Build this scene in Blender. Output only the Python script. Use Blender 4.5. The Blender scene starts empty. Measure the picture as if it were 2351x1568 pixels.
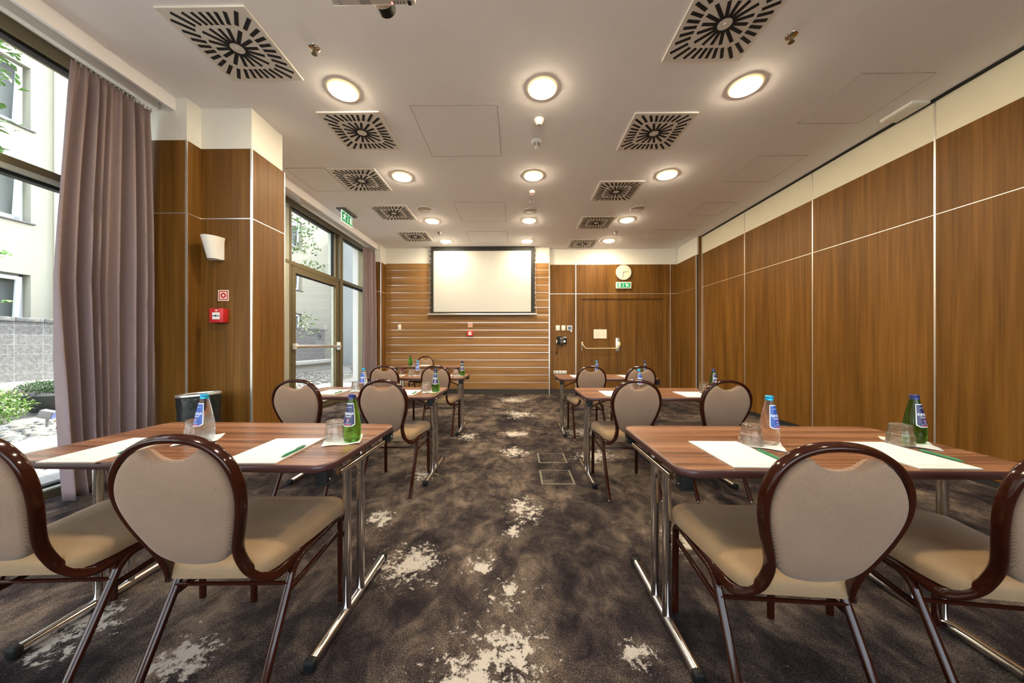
import bpy, bmesh, math, random
from mathutils import Vector, Matrix
PI = math.pi
R = math.radians
random.seed(7)
SC = bpy.context.scene
C = SC.collection

# ---------------------------------------------------------------- camera, world, sun, exposure
cam_data = bpy.data.cameras.new('camera')
cam_data.sensor_width = 36.0
cam_data.lens = 36.0 * 754.0 / 2351.0
cam_data.shift_y = 7.4 / 2351.0
cam_data.clip_start = 0.02
cam = bpy.data.objects.new('camera', cam_data)
C.objects.link(cam)
cam.location = (0, 0, 1.172)
cam.rotation_euler = (PI / 2, 0, 0.0139)
SC.camera = cam

SC.view_settings.view_transform = 'Standard'
SC.view_settings.look = 'None'
SC.view_settings.gamma = 1.0
SC.view_settings.use_curve_mapping = False
SC.view_settings.exposure = 1.05
SC.cycles.use_denoising = True
SC.cycles.max_bounces = 10
SC.cycles.diffuse_bounces = 5
SC.cycles.glossy_bounces = 4
SC.cycles.transmission_bounces = 8
SC.cycles.transparent_max_bounces = 10
SC.cycles.sample_clamp_indirect = 6.0
SC.cycles.use_light_tree = True

world = bpy.data.worlds.new('World')
SC.world = world
world.use_nodes = True
wn = world.node_tree.nodes
wl = world.node_tree.links
wn.clear()
sky = wn.new('ShaderNodeTexSky')
sky.sky_type = 'NISHITA'
sky.sun_disc = False
sky.sun_elevation = R(38)
sky.sun_rotation = R(5)
sky.air_density = 1.0
sky.dust_density = 2.5
bgn = wn.new('ShaderNodeBackground')
bgn.inputs['Strength'].default_value = 0.78
wo = wn.new('ShaderNodeOutputWorld')
hs = wn.new('ShaderNodeHueSaturation')
hs.inputs['Saturation'].default_value = 0.42
wl.new(sky.outputs[0], hs.inputs['Color'])
wl.new(hs.outputs[0], bgn.inputs[0])
wl.new(bgn.outputs[0], wo.inputs[0])

sun_data = bpy.data.lights.new('sun', 'SUN')
sun_data.energy = 7.0
sun_data.angle = R(0.55)
sun_data.color = (1.0, 0.95, 0.87)
sun = bpy.data.objects.new('sun', sun_data)
C.objects.link(sun)
sun.rotation_euler = Vector((-0.12, -1.40, -1.0)).to_track_quat('-Z', 'Y').to_euler()

def portal(name, x, y0, y1, z0, z1, rear=None):
    d = bpy.data.lights.new(name, 'AREA')
    d.shape = 'RECTANGLE'
    d.size = z1 - z0
    d.size_y = y1 - y0
    d.cycles.is_portal = True
    o = bpy.data.objects.new(name, d)
    C.objects.link(o)
    o.location = (x, (y0 + y1) / 2, (z0 + z1) / 2)
    o.rotation_euler = (0, -PI / 2, 0)
    if rear is not None:
        o.location = ((y0 + y1) / 2, rear, (z0 + z1) / 2)
        d.size = y1 - y0; d.size_y = z1 - z0
        o.rotation_euler = (PI / 2, 0, 0)
portal('window_portal', -3.75, -1.6, 3.0, 0.05, 3.4)
portal('door_portal', -3.75, 5.1, 7.5, 0.05, 3.4)
portal('rear_portal', 0, -3.4, 3.8, 1.0, 3.3, rear=-2.75)

LAMP_COLOR = (1.0, 0.825, 0.565)
LAMP_STRENGTH = 125.0
CEIL = 3.469

# ---------------------------------------------------------------- node materials
MATS = {}
def _nt(name):
    m = bpy.data.materials.new(name)
    m.use_nodes = True
    nt = m.node_tree
    b = nt.nodes['Principled BSDF']
    return m, nt, b
def _n(nt, t, **kw):
    n = nt.nodes.new(t)
    for k, v in kw.items():
        setattr(n, k, v)
    return n
def _math(nt, op, a, b=None, c=None, clamp=False):
    n = nt.nodes.new('ShaderNodeMath'); n.operation = op; n.use_clamp = clamp
    for i, x in enumerate((a, b, c)):
        if x is None: continue
        if isinstance(x, (int, float)): n.inputs[i].default_value = x
        else: nt.links.new(x, n.inputs[i])
    return n.outputs[0]
def _ramp(nt, fac, stops, interp='LINEAR'):
    n = nt.nodes.new('ShaderNodeValToRGB')
    n.color_ramp.interpolation = interp
    e = n.color_ramp.elements
    while len(e) < len(stops): e.new(0.5)
    for i, (p, c) in enumerate(stops):
        e[i].position = p; e[i].color = (*c, 1) if len(c) == 3 else c
    nt.links.new(fac, n.inputs[0])
    return n.outputs[0]
def _mix(nt, fac, a, b, blend='MIX'):
    n = nt.nodes.new('ShaderNodeMix'); n.data_type = 'RGBA'; n.blend_type = blend
    if isinstance(fac, (int, float)): n.inputs[0].default_value = fac
    else: nt.links.new(fac, n.inputs[0])
    for i, x in ((6, a), (7, b)):
        if isinstance(x, tuple): n.inputs[i].default_value = (*x, 1)
        else: nt.links.new(x, n.inputs[i])
    return n.outputs[2]
def _coords(nt, kind, scale, rot=(0, 0, 0)):
    if kind == 'world':
        src = nt.nodes.new('ShaderNodeNewGeometry').outputs['Position']
    else:
        src = nt.nodes.new('ShaderNodeTexCoord').outputs['Object']
    mp = nt.nodes.new('ShaderNodeMapping')
    mp.inputs['Scale'].default_value = scale
    mp.inputs['Rotation'].default_value = rot
    nt.links.new(src, mp.inputs[0])
    return mp.outputs[0]
def _noise(nt, vec, scale, detail=4, rough=0.5, dist=0.0):
    n = nt.nodes.new('ShaderNodeTexNoise')
    n.inputs['Scale'].default_value = scale
    n.inputs['Detail'].default_value = detail
    n.inputs['Roughness'].default_value = rough
    n.inputs['Distortion'].default_value = dist
    nt.links.new(vec, n.inputs['Vector'])
    return n.outputs[0]
def _bump(nt, b, h, strength, dist=0.002):
    n = nt.nodes.new('ShaderNodeBump')
    n.inputs['Strength'].default_value = strength
    n.inputs['Distance'].default_value = dist
    nt.links.new(h, n.inputs['Height'])
    nt.links.new(n.outputs[0], b.inputs['Normal'])

def plain(name, col, rough=0.5, metal=0.0, spec=0.5, emit=None, estr=1.0, coat=0.0, var=0.04, vscale=30):
    m, nt, b = _nt(name)
    v = _coords(nt, 'object', (1, 1, 1))
    nz = _noise(nt, v, vscale, 3)
    lo = tuple(max(0, c * (1 - var)) for c in col); hi = tuple(min(1, c * (1 + var)) for c in col)
    nt.links.new(_ramp(nt, nz, [(0.3, lo), (0.7, hi)]), b.inputs['Base Color'])
    b.inputs['Roughness'].default_value = rough
    b.inputs['Metallic'].default_value = metal
    b.inputs['Specular IOR Level'].default_value = spec
    b.inputs['Coat Weight'].default_value = coat
    if emit:
        b.inputs['Emission Color'].default_value = (*emit, 1)
        b.inputs['Emission Strength'].default_value = estr
    MATS[name] = m
    return m

def wood(name, axis, cols, rough=0.45, kind='world', fine=55.0, spec=0.2, stripes=1.0, wts=(0.45, 0.33, 0.26)):
    m, nt, b = _nt(name)
    s_long, s_wide = 0.55, 9.0
    sc = [s_wide] * 3; sc['xyz'.index(axis)] = s_long
    v = _coords(nt, kind, tuple(sc))
    n1 = _noise(nt, v, 0.8, 3, 0.55, 0.15)
    sc2 = [fine] * 3; sc2['xyz'.index(axis)] = 1.3
    v2 = _coords(nt, kind, tuple(sc2))
    n2 = _noise(nt, v2, 1.0, 4, 0.6, 0.3)
    sc3 = [26.0] * 3; sc3['xyz'.index(axis)] = 0.8
    v3 = _coords(nt, kind, tuple(sc3))
    n3 = _noise(nt, v3, 1.0, 3, 0.5, 0.6)
    f = _math(nt, 'ADD', _math(nt, 'MULTIPLY', n1, wts[0]), _math(nt, 'MULTIPLY', n3, wts[1]))
    f = _math(nt, 'ADD', f, _math(nt, 'MULTIPLY', n2, wts[2]))
    f = _math(nt, 'MULTIPLY_ADD', _math(nt, 'SUBTRACT', f, 0.52), stripes, 0.52)
    nt.links.new(_ramp(nt, f, [(0.36, cols[0]), (0.5, cols[1]), (0.66, cols[2])]), b.inputs['Base Color'])
    b.inputs['Roughness'].default_value = rough
    b.inputs['Specular IOR Level'].default_value = spec
    _bump(nt, b, n2, 0.12, 0.0006)
    MATS[name] = m
    return m

WOODC = [(0.086, 0.036, 0.0054), (0.141, 0.0615, 0.0100), (0.212, 0.098, 0.0195)]
WOOD_LIT = [(0.165, 0.078, 0.025), (0.255, 0.130, 0.045), (0.345, 0.190, 0.073)]  # same wood in a lighter copy: lamp light put into the colour
wood('wood_upright', 'z', WOODC)
wood('wood_level_lit', 'x', WOOD_LIT)
wood('table_wood', 'x', [(0.085, 0.034, 0.018), (0.205, 0.090, 0.048), (0.310, 0.155, 0.090)], 0.27, 'object', 95, 0.5, 1.35, (0.18, 0.44, 0.42))
plain('plaster', (0.90, 0.88, 0.90), 0.9, var=0.012, vscale=6)
plain('white_paint', (0.80, 0.79, 0.74), 0.8, var=0.012, vscale=6)
plain('partition_band', (0.70, 0.66, 0.52), 0.7, var=0.02, vscale=6)
plain('aluminium', (0.78, 0.76, 0.72), 0.32, 0.85)
plain('bronze_frame', (0.20, 0.165, 0.095), 0.42, 0.55)
plain('light_frame', (0.52, 0.55, 0.48), 0.45, 0.4)
plain('gasket', (0.012, 0.012, 0.013), 0.7)
plain('skirting', (0.035, 0.027, 0.02), 0.6)
plain('dark_gap', (0.01, 0.01, 0.012), 0.8)
plain('seam', (0.40, 0.37, 0.35), 0.9)
plain('box_frame', (0.17, 0.155, 0.12), 0.5, 0.5)
plain('chrome', (0.72, 0.70, 0.68), 0.13, 1.0)
plain('black_plastic', (0.010, 0.010, 0.010), 0.55, spec=0.25)
plain('edge_pvc', (0.065, 0.023, 0.022), 0.38)
plain('mahogany', (0.030, 0.0062, 0.0028), 0.11, 0.0, 0.34, coat=0.0, var=0.1, vscale=12)
plain('curtain', (0.245, 0.180, 0.185), 0.55, spec=0.4, var=0.04)
plain('paper', (0.72, 0.72, 0.73), 0.75, var=0.01)
plain('ink', (0.42, 0.42, 0.43), 0.8)
plain('pad_edge', (0.55, 0.42, 0.30), 0.8)
plain('pen_green', (0.006, 0.20, 0.085), 0.35)
plain('pen_dark', (0.006, 0.095, 0.045), 0.4)
plain('screen_white', (0.53, 0.525, 0.51), 0.8, var=0.01)
plain('screen_black', (0.012, 0.012, 0.012), 0.75)
plain('red', (0.52, 0.018, 0.022), 0.4)
plain('deep_red', (0.42, 0.012, 0.016), 0.4)
plain('white_plastic', (0.78, 0.77, 0.74), 0.4, var=0.01)
plain('cream_plastic', (0.80, 0.74, 0.60), 0.45, var=0.01)
plain('grey_plastic', (0.36, 0.34, 0.32), 0.5)
plain('sign_green', (0.004, 0.25, 0.085), 0.5, emit=(0.004, 0.30, 0.10), estr=0.25)
plain('sign_white', (0.82, 0.86, 0.83), 0.5, emit=(0.8, 0.9, 0.85), estr=0.3)
plain('sign_grey', (0.11, 0.11, 0.12), 0.6)
plain('brass_lever', (0.75, 0.66, 0.40), 0.35, 0.7)
plain('display_blue', (0.07, 0.09, 0.22), 0.3, emit=(0.15, 0.2, 0.5), estr=0.35)
plain('clock_face', (0.78, 0.72, 0.55), 0.6, var=0.01)
plain('bin_black', (0.012, 0.014, 0.014), 0.35, spec=0.5)
plain('bin_bag', (0.012, 0.016, 0.015), 0.25, var=0.3, vscale=80)
plain('ceramic', (0.80, 0.77, 0.70), 0.45, var=0.01)
plain('vent_white', (0.78, 0.74, 0.68), 0.6, var=0.01)
plain('speaker_grille', (0.52, 0.47, 0.40), 0.8)
plain('projector_shell', (0.62, 0.60, 0.58), 0.45, var=0.01)
plain('cap_blue', (0.02, 0.35, 0.62), 0.3, 0.4)
plain('cap_navy', (0.035, 0.045, 0.17), 0.3, 0.4)
plain('label_white', (0.86, 0.86, 0.85), 0.5, var=0.01)
plain('label_blue', (0.012, 0.075, 0.36), 0.4)
plain('label_navy', (0.018, 0.018, 0.085), 0.4)
plain('label_red', (0.55, 0.03, 0.05), 0.4)
plain('window_frame_white', (0.80, 0.82, 0.83), 0.5)
plain('sill_dark', (0.10, 0.09, 0.09), 0.5)
plain('concrete', (0.50, 0.48, 0.43), 0.9, var=0.12, vscale=8)
plain('planter_dark', (0.05, 0.05, 0.055), 0.8)
plain('bark', (0.10, 0.07, 0.045), 0.9, var=0.3)
plain('leaf_green', (0.09, 0.19, 0.035), 0.6, var=0.4, vscale=3)
plain('leaf_bright', (0.17, 0.29, 0.06), 0.6, var=0.4, vscale=5)
plain('leaf_dark', (0.045, 0.095, 0.028), 0.6, var=0.5, vscale=9)
plain('fixture_grey', (0.18, 0.17, 0.165), 0.5)
plain('lamp_ring', (0.80, 0.76, 0.68), 0.5, var=0.01, emit=(1.0, 0.70, 0.28), estr=0.45)
plain('led_red', (0.7, 0.1, 0.1), 0.4, emit=(1, 0.2, 0.15), estr=1.5)

def lamp_mat():
    m, nt, b = _nt('lamp_glow')
    b.inputs['Base Color'].default_value = (0.9, 0.85, 0.75, 1)
    b.inputs['Emission Color'].default_value = (*LAMP_COLOR, 1)
    b.inputs['Emission Strength'].default_value = LAMP_STRENGTH
    MATS['lamp_glow'] = m
lamp_mat()

def pane_mat(name, tint=(0.97, 0.985, 0.975), refl=0.06):
    m = bpy.data.materials.new(name); m.use_nodes = True
    nt = m.node_tree; nt.nodes.clear()
    tr = nt.nodes.new('ShaderNodeBsdfTransparent'); tr.inputs[0].default_value = (*tint, 1)
    gl = nt.nodes.new('ShaderNodeBsdfGlossy'); gl.inputs['Roughness'].default_value = 0.02
    fr = nt.nodes.new('ShaderNodeFresnel'); fr.inputs[0].default_value = 1.45
    k = _math(nt, 'MULTIPLY', fr.outputs[0], 0.18)
    mx = nt.nodes.new('ShaderNodeMixShader')
    out = nt.nodes.new('ShaderNodeOutputMaterial')
    nt.links.new(k, mx.inputs[0]); nt.links.new(tr.outputs[0], mx.inputs[1]); nt.links.new(gl.outputs[0], mx.inputs[2])
    nt.links.new(mx.outputs[0], out.inputs[0])
    MATS[name] = m
pane_mat('window_glass')
def glass_mat(name, col, ior=1.45, rough=0.0):
    m, nt, b = _nt(name)
    b.inputs['Base Color'].default_value = (*col, 1)
    b.inputs['Roughness'].default_value = rough
    b.inputs['IOR'].default_value = ior
    b.inputs['Transmission Weight'].default_value = 1.0
    MATS[name] = m
def clear_glass(name, ior, k):
    m = bpy.data.materials.new(name); m.use_nodes = True
    nt = m.node_tree; nt.nodes.clear()
    tr = nt.nodes.new('ShaderNodeBsdfTransparent'); tr.inputs[0].default_value = (0.97, 0.98, 0.975, 1)
    gl = nt.nodes.new('ShaderNodeBsdfGlass'); gl.inputs['IOR'].default_value = ior; gl.inputs['Roughness'].default_value = 0.0
    mx = nt.nodes.new('ShaderNodeMixShader'); mx.inputs[0].default_value = k
    out = nt.nodes.new('ShaderNodeOutputMaterial')
    nt.links.new(tr.outputs[0], mx.inputs[1]); nt.links.new(gl.outputs[0], mx.inputs[2]); nt.links.new(mx.outputs[0], out.inputs[0])
    MATS[name] = m
clear_glass('tumbler_glass', 1.45, 0.62)
clear_glass('bottle_clear', 1.34, 0.6)
glass_mat('bottle_green', (0.20, 0.62, 0.10), 1.36)
glass_mat('film', (0.95, 0.95, 0.95), 1.1, 0.35)

def fabric_mat(name, col_lo, col_hi, freq):
    m, nt, b = _nt(name)
    tc = nt.nodes.new('ShaderNodeTexCoord').outputs['Object']
    sx = nt.nodes.new('ShaderNodeSeparateXYZ'); nt.links.new(tc, sx.inputs[0])
    a = _math(nt, 'SINE', _math(nt, 'MULTIPLY', sx.outputs[0], freq))
    yz = _math(nt, 'ADD', sx.outputs[1], sx.outputs[2])
    c = _math(nt, 'SINE', _math(nt, 'MULTIPLY', yz, freq))
    w = _math(nt, 'MULTIPLY_ADD', _math(nt, 'MULTIPLY', a, c), 0.5, 0.5)
    nz = _noise(nt, tc, 260, 3, 0.7)
    f = _math(nt, 'ADD', _math(nt, 'MULTIPLY', w, 0.6), _math(nt, 'MULTIPLY', nz, 0.45))
    big = _noise(nt, tc, 7, 3)
    f2 = _math(nt, 'ADD', f, _math(nt, 'MULTIPLY', big, 0.25))
    nt.links.new(_ramp(nt, f2, [(0.30, col_lo), (0.92, col_hi)]), b.inputs['Base Color'])
    b.inputs['Roughness'].default_value = 0.9
    b.inputs['Specular IOR Level'].default_value = 0.15
    b.inputs['Sheen Weight'].default_value = 0.15
    _bump(nt, b, f, 0.5, 0.0012)
    MATS[name] = m
fabric_mat('seat_fabric', (0.195, 0.121, 0.060), (0.42, 0.284, 0.160), 1500)
fabric_mat('back_fabric', (0.150, 0.089, 0.056), (0.375, 0.243, 0.160), 1500)

def carpet_mat():
    m, nt, b = _nt('carpet')
    v = _coords(nt, 'world', (1, 1, 1))
    vs = _coords(nt, 'world', (1.0, 0.72, 1))
    big = _noise(nt, vs, 1.5, 6, 0.6, 0.4)
    mid = _noise(nt, vs, 6.5, 8, 0.72, 0.5)
    speck = _noise(nt, v, 190, 3, 0.8)
    f = _math(nt, 'ADD', _math(nt, 'MULTIPLY', big, 0.50), _math(nt, 'MULTIPLY', mid, 0.50))
    f = _math(nt, 'ADD', f, _math(nt, 'MULTIPLY', _math(nt, 'SUBTRACT', speck, 0.5), 0.55))
    base = _ramp(nt, f, [(0.37, (0.011, 0.0085, 0.0105)), (0.465, (0.031, 0.025, 0.0275)), (0.535, (0.086, 0.067, 0.057)), (0.625, (0.220, 0.170, 0.134))])
    patches = [(-0.16, 1.15, .36), (-0.02, 1.22, .28), (-0.04, 1.55, .20), (-0.19, 1.74, .15), (0.02, 2.36, .30), (-0.02, 2.05, .12), (-0.03, 3.6, .30), (-0.02, 4.3, .30), (0.0, 5.5, .55), (-0.1, 7.0, .7), (-0.93, 2.2, .22), (0.80, 3.45, .42), (-1.80, 1.35, .26), (-1.25, 1.2, .22), (-0.85, 2.95, .25), (0.45, 1.25, .12), (-0.55, 1.75, .3), (-0.62, 4.15, .3), (-1.9, 2.2, .35), (1.0, 1.95, .25), (0.9, 4.4, .45), (1.9, 4.2, .5), (2.3, 1.9, .3)]
    mask = None
    for (px, py, r) in patches:
        d = nt.nodes.new('ShaderNodeVectorMath'); d.operation = 'DISTANCE'
        nt.links.new(v, d.inputs[0]); d.inputs[1].default_value = (px, py, 0)
        k = _math(nt, 'SUBTRACT', 1.0, _math(nt, 'DIVIDE', d.outputs['Value'], r), clamp=True)
        mask = k if mask is None else _math(nt, 'MAXIMUM', mask, k)
    wn_ = _noise(nt, v, 20, 10, 0.82, 0.35)
    wn2 = _noise(nt, v, 3.6, 4, 0.6)
    w = _math(nt, 'ADD', wn_, _math(nt, 'MULTIPLY', mask, 0.25))
    w = _math(nt, 'ADD', w, _math(nt, 'MULTIPLY', wn2, 0.34))
    wm = _ramp(nt, w, [(0.842, (0, 0, 0)), (0.868, (1, 1, 1))])
    white = _ramp(nt, speck, [(0.3, (0.40, 0.36, 0.32)), (0.7, (0.60, 0.555, 0.51))])
    nt.links.new(_mix(nt, wm, base, white), b.inputs['Base Color'])
    b.inputs['Roughness'].default_value = 0.95
    b.inputs['Specular IOR Level'].default_value = 0.08
    _bump(nt, b, speck, 0.9, 0.004)
    MATS['carpet'] = m
carpet_mat()

def stone_mat():
    m, nt, b = _nt('stone_blocks')
    g = nt.nodes.new('ShaderNodeNewGeometry').outputs['Position']
    s = nt.nodes.new('ShaderNodeSeparateXYZ'); nt.links.new(g, s.inputs[0])
    cb = nt.nodes.new('ShaderNodeCombineXYZ'); nt.links.new(s.outputs[1], cb.inputs[0]); nt.links.new(s.outputs[2], cb.inputs[1])
    br = nt.nodes.new('ShaderNodeTexBrick'); nt.links.new(cb.outputs[0], br.inputs['Vector'])
    br.offset = 0.0
    br.inputs['Scale'].default_value = 1.0
    br.inputs['Brick Width'].default_value = 0.40; br.inputs['Row Height'].default_value = 0.196
    br.inputs['Mortar Size'].default_value = 0.006
    br.inputs['Color1'].default_value = (0.20, 0.195, 0.19, 1); br.inputs['Color2'].default_value = (0.27, 0.26, 0.25, 1)
    br.inputs['Mortar'].default_value = (0.33, 0.32, 0.30, 1)
    nz = _noise(nt, g, 14, 6, 0.7)
    col = _mix(nt, 0.5, br.outputs['Color'], _ramp(nt, nz, [(0.3, (0.09, 0.09, 0.09)), (0.7, (0.42, 0.41, 0.39))]))
    nt.links.new(col, b.inputs['Base Color'])
    b.inputs['Roughness'].default_value = 0.9
    h = _math(nt, 'MULTIPLY', nz, _math(nt, 'SUBTRACT', 1.0, br.outputs['Fac']))
    _bump(nt, b, h, 1.0, 0.09)
    MATS['stone_blocks'] = m
stone_mat()

def stucco_mat(name, col):
    m, nt, b = _nt(name)
    v = _coords(nt, 'world', (1, 1, 1))
    n1 = _noise(nt, v, 0.6, 4); n2 = _noise(nt, v, 60, 3)
    lo = tuple(c * 0.93 for c in col)
    nt.links.new(_ramp(nt, n1, [(0.3, lo), (0.7, col)]), b.inputs['Base Color'])
    b.inputs['Roughness'].default_value = 0.95
    b.inputs['Specular IOR Level'].default_value = 0.1
    _bump(nt, b, n2, 0.3, 0.004)
    MATS[name] = m
stucco_mat('stucco_cream', (0.39, 0.37, 0.295))
stucco_mat('stucco_white', (0.40, 0.41, 0.41))

def paver_mat():
    m, nt, b = _nt('pavers')
    v = _coords(nt, 'world', (1, 1, 1), (0, 0, R(20)))
    br = nt.nodes.new('ShaderNodeTexBrick'); nt.links.new(v, br.inputs['Vector'])
    br.inputs['Scale'].default_value = 1.0
    br.inputs['Brick Width'].default_value = 0.24; br.inputs['Row Height'].default_value = 0.12
    br.inputs['Mortar Size'].default_value = 0.004
    br.inputs['Color1'].default_value = (0.145, 0.15, 0.15, 1); br.inputs['Color2'].default_value = (0.175, 0.175, 0.175, 1)
    br.inputs['Mortar'].default_value = (0.10, 0.10, 0.10, 1)
    nt.links.new(br.outputs['Color'], b.inputs['Base Color'])
    b.inputs['Roughness'].default_value = 0.9
    MATS['pavers'] = m
paver_mat()

def gravel_mat():
    m, nt, b = _nt('gravel')
    v = _coords(nt, 'world', (1, 1, 1))
    vo = nt.nodes.new('ShaderNodeTexVoronoi'); vo.inputs['Scale'].default_value = 13
    nt.links.new(v, vo.inputs['Vector'])
    nz = _noise(nt, v, 3, 3)
    sep = nt.nodes.new('ShaderNodeSeparateColor'); nt.links.new(vo.outputs['Color'], sep.inputs[0])
    nt.links.new(_ramp(nt, sep.outputs[0], [(0.0, (0.10, 0.11, 0.11)), (0.5, (0.21, 0.215, 0.205)), (0.8, (0.30, 0.25, 0.17)), (1.0, (0.40, 0.385, 0.35))]), b.inputs['Base Color'])
    b.inputs['Roughness'].default_value = 0.85
    MATS['gravel'] = m
gravel_mat()

# ---------------------------------------------------------------- mesh helpers
class MB:
    def __init__(s): s.v = []; s.f = []; s.mi = []
    def add(s, vs, fs, M=None, mi=0):
        b = len(s.v)
        for p in vs:
            p = Vector(p)
            s.v.append(M @ p if M is not None else p)
        for f in fs:
            s.f.append(tuple(b + i for i in f)); s.mi.append(mi)
        return s
    def box(s, x0, x1, y0, y1, z0, z1, M=None):
        vs = [(x, y, z) for z in (z0, z1) for y in (y0, y1) for x in (x0, x1)]
        fs = [(0, 2, 3, 1), (4, 5, 7, 6), (0, 1, 5, 4), (2, 6, 7, 3), (0, 4, 6, 2), (1, 3, 7, 5)]
        return s.add(vs, fs, M)
    def rbox(s, x0, x1, y0, y1, z0, z1, r=0.004, seg=2, M=None):
        bm = bmesh.new()
        bmesh.ops.create_cube(bm, size=1.0)
        for v in bm.verts:
            v.co = Vector(((x0 + x1) / 2 + v.co.x * (x1 - x0), (y0 + y1) / 2 + v.co.y * (y1 - y0), (z0 + z1) / 2 + v.co.z * (z1 - z0)))
        bmesh.ops.bevel(bm, geom=bm.edges[:], offset=r, segments=seg, profile=0.5, affect='EDGES')
        bm.verts.index_update()
        s.add([v.co.copy() for v in bm.verts], [[v.index for v in f.verts] for f in bm.faces], M)
        bm.free()
        return s
    def loft(s, loops, cap0=True, cap1=True, closed=True, M=None):
        n = len(loops[0]); vs = [p for l in loops for p in l]; fs = []
        for i in range(len(loops) - 1):
            for j in range(n if closed else n - 1):
                a = i * n + j; b_ = i * n + (j + 1) % n
                fs.append((a, b_, b_ + n, a + n))
        if cap0: fs.append(tuple(range(n - 1, -1, -1)))
        if cap1: fs.append(tuple((len(loops) - 1) * n + j for j in range(n)))
        return s.add(vs, fs, M)
    def tube(s, path, sec, up=(0, 0, 1), closed=False, M=None, scale=None):
        path = [Vector(p) for p in path]
        n = len(path); T = []
        for i in range(n):
            a = path[i - 1] if (i > 0 or closed) else path[i]
            b_ = path[(i + 1) % n] if (i < n - 1 or closed) else path[i]
            T.append((b_ - a).normalized())
        u = Vector(up); u = (u - T[0] * u.dot(T[0]))
        if u.length < 1e-4:
            u = Vector((1, 0, 0)); u = u - T[0] * u.dot(T[0])
        u.normalize(); loops = []
        for i in range(n):
            u = (u - T[i] * u.dot(T[i])).normalized()
            w = T[i].cross(u)
            k = scale[i] if scale else 1.0
            loops.append([path[i] + u * (a * k) + w * (b_ * k) for a, b_ in sec])
        if closed:
            loops.append(loops[0])
            return s.loft(loops, False, False, M=M)
        return s.loft(loops, M=M)
    def rod(s, a, b, r, n=12, M=None):
        return s.tube([a, b], circ(r, n), up=(0.31, 0.2, 0.9), M=M)
    def lathe(s, prof, n=32, M=None, a0=0.0, a1=2 * PI):
        full = abs(a1 - a0 - 2 * PI) < 1e-6
        k = n if full else n + 1
        loops = []
        for r, z in prof:
            loops.append([(max(r, 1e-5) * math.cos(a0 + (a1 - a0) * j / n), max(r, 1e-5) * math.sin(a0 + (a1 - a0) * j / n), z) for j in range(k)])
        return s.loft(loops, full, full, closed=full, M=M)
    def disc(s, c, r, n=32, t=0.002, M=None):
        return s.lathe([(r, 0), (r, t)], n, (M or Matrix()) @ Matrix.Translation(c))
    def prism(s, pts, t, M=None):
        n = len(pts)
        vs = [(x, y, 0) for x, y in pts] + [(x, y, t) for x, y in pts]
        fs = [tuple(range(n - 1, -1, -1)), tuple(range(n, 2 * n))] + [(i, (i + 1) % n, n + (i + 1) % n, n + i) for i in range(n)]
        return s.add(vs, fs, M)
    def stroke(s, pts, w, t, M=None):
        for (x0, y0), (x1, y1) in zip(pts[:-1], pts[1:]):
            d = math.hypot(x1 - x0, y1 - y0) or 1e-6
            ux, uy = (x1 - x0) / d, (y1 - y0) / d; nx, ny = -uy * w / 2, ux * w / 2
            e = w * 0.3
            s.prism([(x0 - ux * e - nx, y0 - uy * e - ny), (x1 + ux * e - nx, y1 + uy * e - ny), (x1 + ux * e + nx, y1 + uy * e + ny), (x0 - ux * e + nx, y0 - uy * e + ny)], t, M)
        return s
    def build(s, name, mat, parent=None, smooth=35, recalc=True):
        me = bpy.data.meshes.new(name)
        me.from_pydata([tuple(v) for v in s.v], [], s.f)
        me.validate()
        if recalc:
            bm = bmesh.new(); bm.from_mesh(me)
            bmesh.ops.recalc_face_normals(bm, faces=bm.faces[:])
            bm.to_mesh(me); bm.free()
        me.materials.append(MATS[mat])
        if smooth:
            me.shade_smooth()
            me.set_sharp_from_angle(angle=R(smooth))
        me.update()
        o = bpy.data.objects.new(name, me)
        C.objects.link(o)
        if parent is not None: o.parent = parent
        return o

def circ(r, n=12): return [(r * math.cos(2 * PI * i / n), r * math.sin(2 * PI * i / n)) for i in range(n)]
def rrect(w, h, r, k=4):
    pts = []
    for cx, cy, a in ((w / 2 - r, h / 2 - r, 0), (-w / 2 + r, h / 2 - r, PI / 2), (-w / 2 + r, -h / 2 + r, PI), (w / 2 - r, -h / 2 + r, 1.5 * PI)):
        for i in range(k + 1):
            t = a + PI / 2 * i / k
            pts.append((cx + r * math.cos(t), cy + r * math.sin(t)))
    return pts
def spline(pts, k=6):
    pts = [Vector(p) for p in pts]; out = []
    for i in range(len(pts) - 1):
        p0 = pts[max(i - 1, 0)]; p1 = pts[i]; p2 = pts[i + 1]; p3 = pts[min(i + 2, len(pts) - 1)]
        for j in range(k):
            t = j / k
            out.append(0.5 * ((2 * p1) + (p2 - p0) * t + (2 * p0 - 5 * p1 + 4 * p2 - p3) * t * t + (3 * p1 - p0 - 3 * p2 + p3) * t ** 3))
    out.append(pts[-1])
    return out
def frame(o, u, v):
    u = Vector(u).normalized(); v = Vector(v).normalized(); n = u.cross(v)
    return Matrix(((u.x, v.x, n.x, o[0]), (u.y, v.y, n.y, o[1]), (u.z, v.z, n.z, o[2]), (0, 0, 0, 1)))
def empty(name, loc=(0, 0, 0), rz=0.0):
    o = bpy.data.objects.new(name, None); o.empty_display_size = 0.1
    C.objects.link(o); o.location = loc; o.rotation_euler = (0, 0, rz)
    return o
def tag(o, label, cat, group=None):
    o['label'] = label; o['category'] = cat
    if group: o['group'] = group
    return o
def thing(name, label, cat, loc=(0, 0, 0), rz=0.0, group=None):
    return tag(empty(name, loc, rz), label, cat, group)
def structure(o):
    o['kind'] = 'structure'
    return o
def kids(o): return [c for c in C.objects if c.parent == o]
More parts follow.
